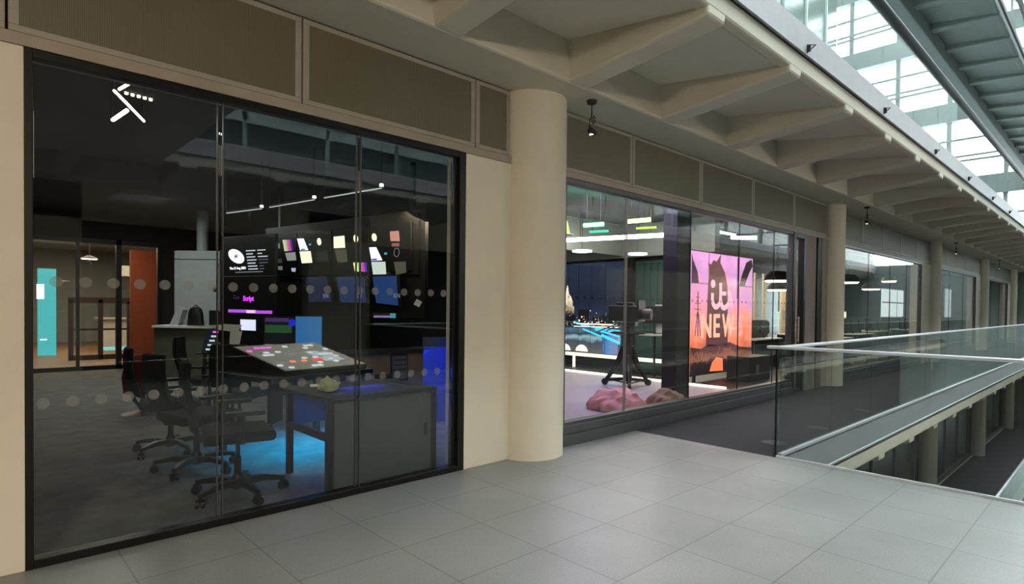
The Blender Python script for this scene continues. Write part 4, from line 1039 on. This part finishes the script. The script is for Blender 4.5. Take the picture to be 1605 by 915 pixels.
pendant('oval lit pendant, middle one in the far office window', 22.3, 6.1, 2.2, .28, 'oval pendants in the far office')
pendant('oval lit pendant, right one in the far office window', 20.0, 5.0, 2.35, .2, 'oval pendants in the far office')
# strip lights on the office ceiling
for k, (x, y, l) in enumerate(((13.5, 7.0, 'white ceiling strip lamp nearest the studio, above the pendants'), (17.0, 9.5, 'white ceiling strip lamp deep in the office'), (22.0, 7.5, 'white ceiling strip lamp in the third bay'), (26.5, 9.0, 'white ceiling strip lamp in the fourth bay'))):
    t = thing('ceiling_strip', l, 'lamp', (x, y, 3.34), 0, 'office ceiling strips')
    MB().box(-.8, .8, -.06, .06, .03, .08).build('housing', 'offwhite', t)
    MB().box(-.78, .78, -.05, .05, 0, .03).build('diffuser', 'lamp_white', t)
area('office_light', (17.5, 10, 3.2), 4, 200, 'fff0d8', sy=4)
area('office_light_far', (25, 9, 3.2), 3, 90, 'f0f6f4', sy=4)
# white curtains / panels
cl = ['white upright panel, leftmost behind the dome pendants', 'white upright panel, second behind the dome pendants', 'widest cream panel behind the dome pendants', 'cream panel right of the black door post']
for (x, w_), l in zip(((17.75, .3), (18.35, .3), (19.7, 1.1), (21.2, .6)), cl):
    b = MB()
    for k in range(int(w_/.1)): b.box(k*.1, k*.1+.09, .02*(k % 2), .05+.02*(k % 2), 0, 2.6)
    tag(b.build('curtain_panel', 'cream', loc=(x, 8.0, 0)), l, 'panel', 'white panels in the office')
area('panel_wash', (19.6, 6.9, 3.2), 1.6, 60, 'ffe8c8', rot=(math.radians(-25), 0, 0))
# office desks with screens
def ws(label, x, y, rz=0):
    t = thing('workstation', label, 'desk', (x, y, 0), rz, 'office workstations')
    MB().box(-.8, .8, -.4, .4, .72, .75).build('desktop', 'white', t, bevel=.004)
    MB().box(-.75, -.7, -.35, .35, 0, .72).box(.7, .75, -.35, .35, 0, .72).build('leg', 'dark', t)
    MB().box(-.78, .78, -.02, .02, .75, 1.2).build('screen_divider', 'dark', t)
    for sx in (-.45, .3): MB().box(sx-.26, sx+.26, -.16, -.13, .85, 1.17).box(sx-.02, sx+.02, -.15, -.12, .75, .9).build('monitor', 'plastic', t)
    return t
wl = ['office desk with dark screens just past the studio picture', 'office desk with dark screens behind the black door post', 'office desk with dark screens behind the second column', 'office desk in the third bay window, near end', 'office desk in the third bay window, far end', 'office desk in the fourth bay window']
for (x, y), l in zip(((14.6, 6.6), (16.8, 5.6), (18.6, 7.0), (20.9, 6.2), (24.4, 6.6), (28.0, 6.4)), wl): ws(l, x, y)
# lit shelf boxes and teal windows of the far bays
t = thing('wall_window', 'pale teal lit window behind the third bay glazing', 'window', (24.5, 9.95, 0))
MB().box(0, 3.2, 0, .05, 1.45, 2.25).build('pane', emis('teal_pane', '8fb4b8', .55), t)
MB().box(-.06, 3.26, .05, .1, 1.4, 2.3).box(1.55, 1.62, -.01, 0, 1.45, 2.25).build('frame', 'greyg', t)
t = thing('wall_window', 'bright white grid window behind the fourth bay glazing', 'window', (31.0, 8.0, 0))
MB().box(0, 3.6, 0, .05, 1.2, 2.5).build('pane', emis('white_pane', 'd4e4e4', .9), t)
MB().box(-.06, 3.66, .05, .1, 1.15, 2.55).box(1.15, 1.2, -.01, 0, 1.2, 2.5).box(2.4, 2.45, -.01, 0, 1.2, 2.5).box(0, 3.6, -.01, 0, 1.85, 1.9).build('frame', 'greyg', t)
t = thing('wall_window', 'narrow pale window behind the farthest bay glazing', 'window', (36.0, 6.5, 0))
MB().box(0, 1.2, 0, .05, 1.2, 2.6).build('pane', emis('far_pane', 'b8c4c4', .8), t)
MB().box(-.05, 1.25, .05, .1, 1.15, 2.65).build('frame', 'greyg', t)
for (x, y, w_, l) in ((16.6, 6.5, 1.0, 'warm lit display box low behind the second column'), (21.6, 6.9, .9, 'warm lit display box low in the third bay')):
    t = thing('display_box', l, 'display', (x, y, 1.2), 0, 'warm lit display boxes')
    MB().box(0, w_, 0, .2, 0, .24).build('body', 'white', t)
    MB().box(.02, w_-.02, -.005, 0, .03, .21).build('light_panel', emis('warm_panel', 'ffe8c0', 1.4), t)
    MB().box(w_/2-.02, w_/2+.02, .05, .1, -1.2, 0).build('post', 'dark', t)
struct(MB().box(12, XB, 5.2, 5.25, 3.0, 3.42).build('wall_bulkhead_front', 'greyg'))

# ------------------------------------------------------------------ room lamps outside: warm fixtures on the opposite soffit and under this one
fx = [(-2.6, 'left'), (11.6, 'right')]
for x, wd in fx:
    t = thing('ceiling_lamp', 'long warm ceiling lamp on the opposite soffit, '+wd+' one, out of the picture', 'lamp', (x, -3.85, 3.40), 0, 'warm lamps on the opposite soffit')
    MB().box(-.6, .6, -.06, .06, .02, .11).build('housing', 'dark', t)
    MB().box(-.58, .58, -.05, .05, 0, .02).build('diffuser', 'lamp_warm', t)
area('soffit_lamp_light', (-2.6, -3.8, 3.30), 1.2, 105, 'ffecd2', rot=(math.radians(62), 0, math.radians(-22)), sy=.3, spread=math.radians(110))
area('soffit_lamp_light', (11.6, -3.8, 3.30), 1.2, 40, 'fff4e8', rot=(math.radians(62), 0, math.radians(20)), sy=.3, spread=math.radians(110))
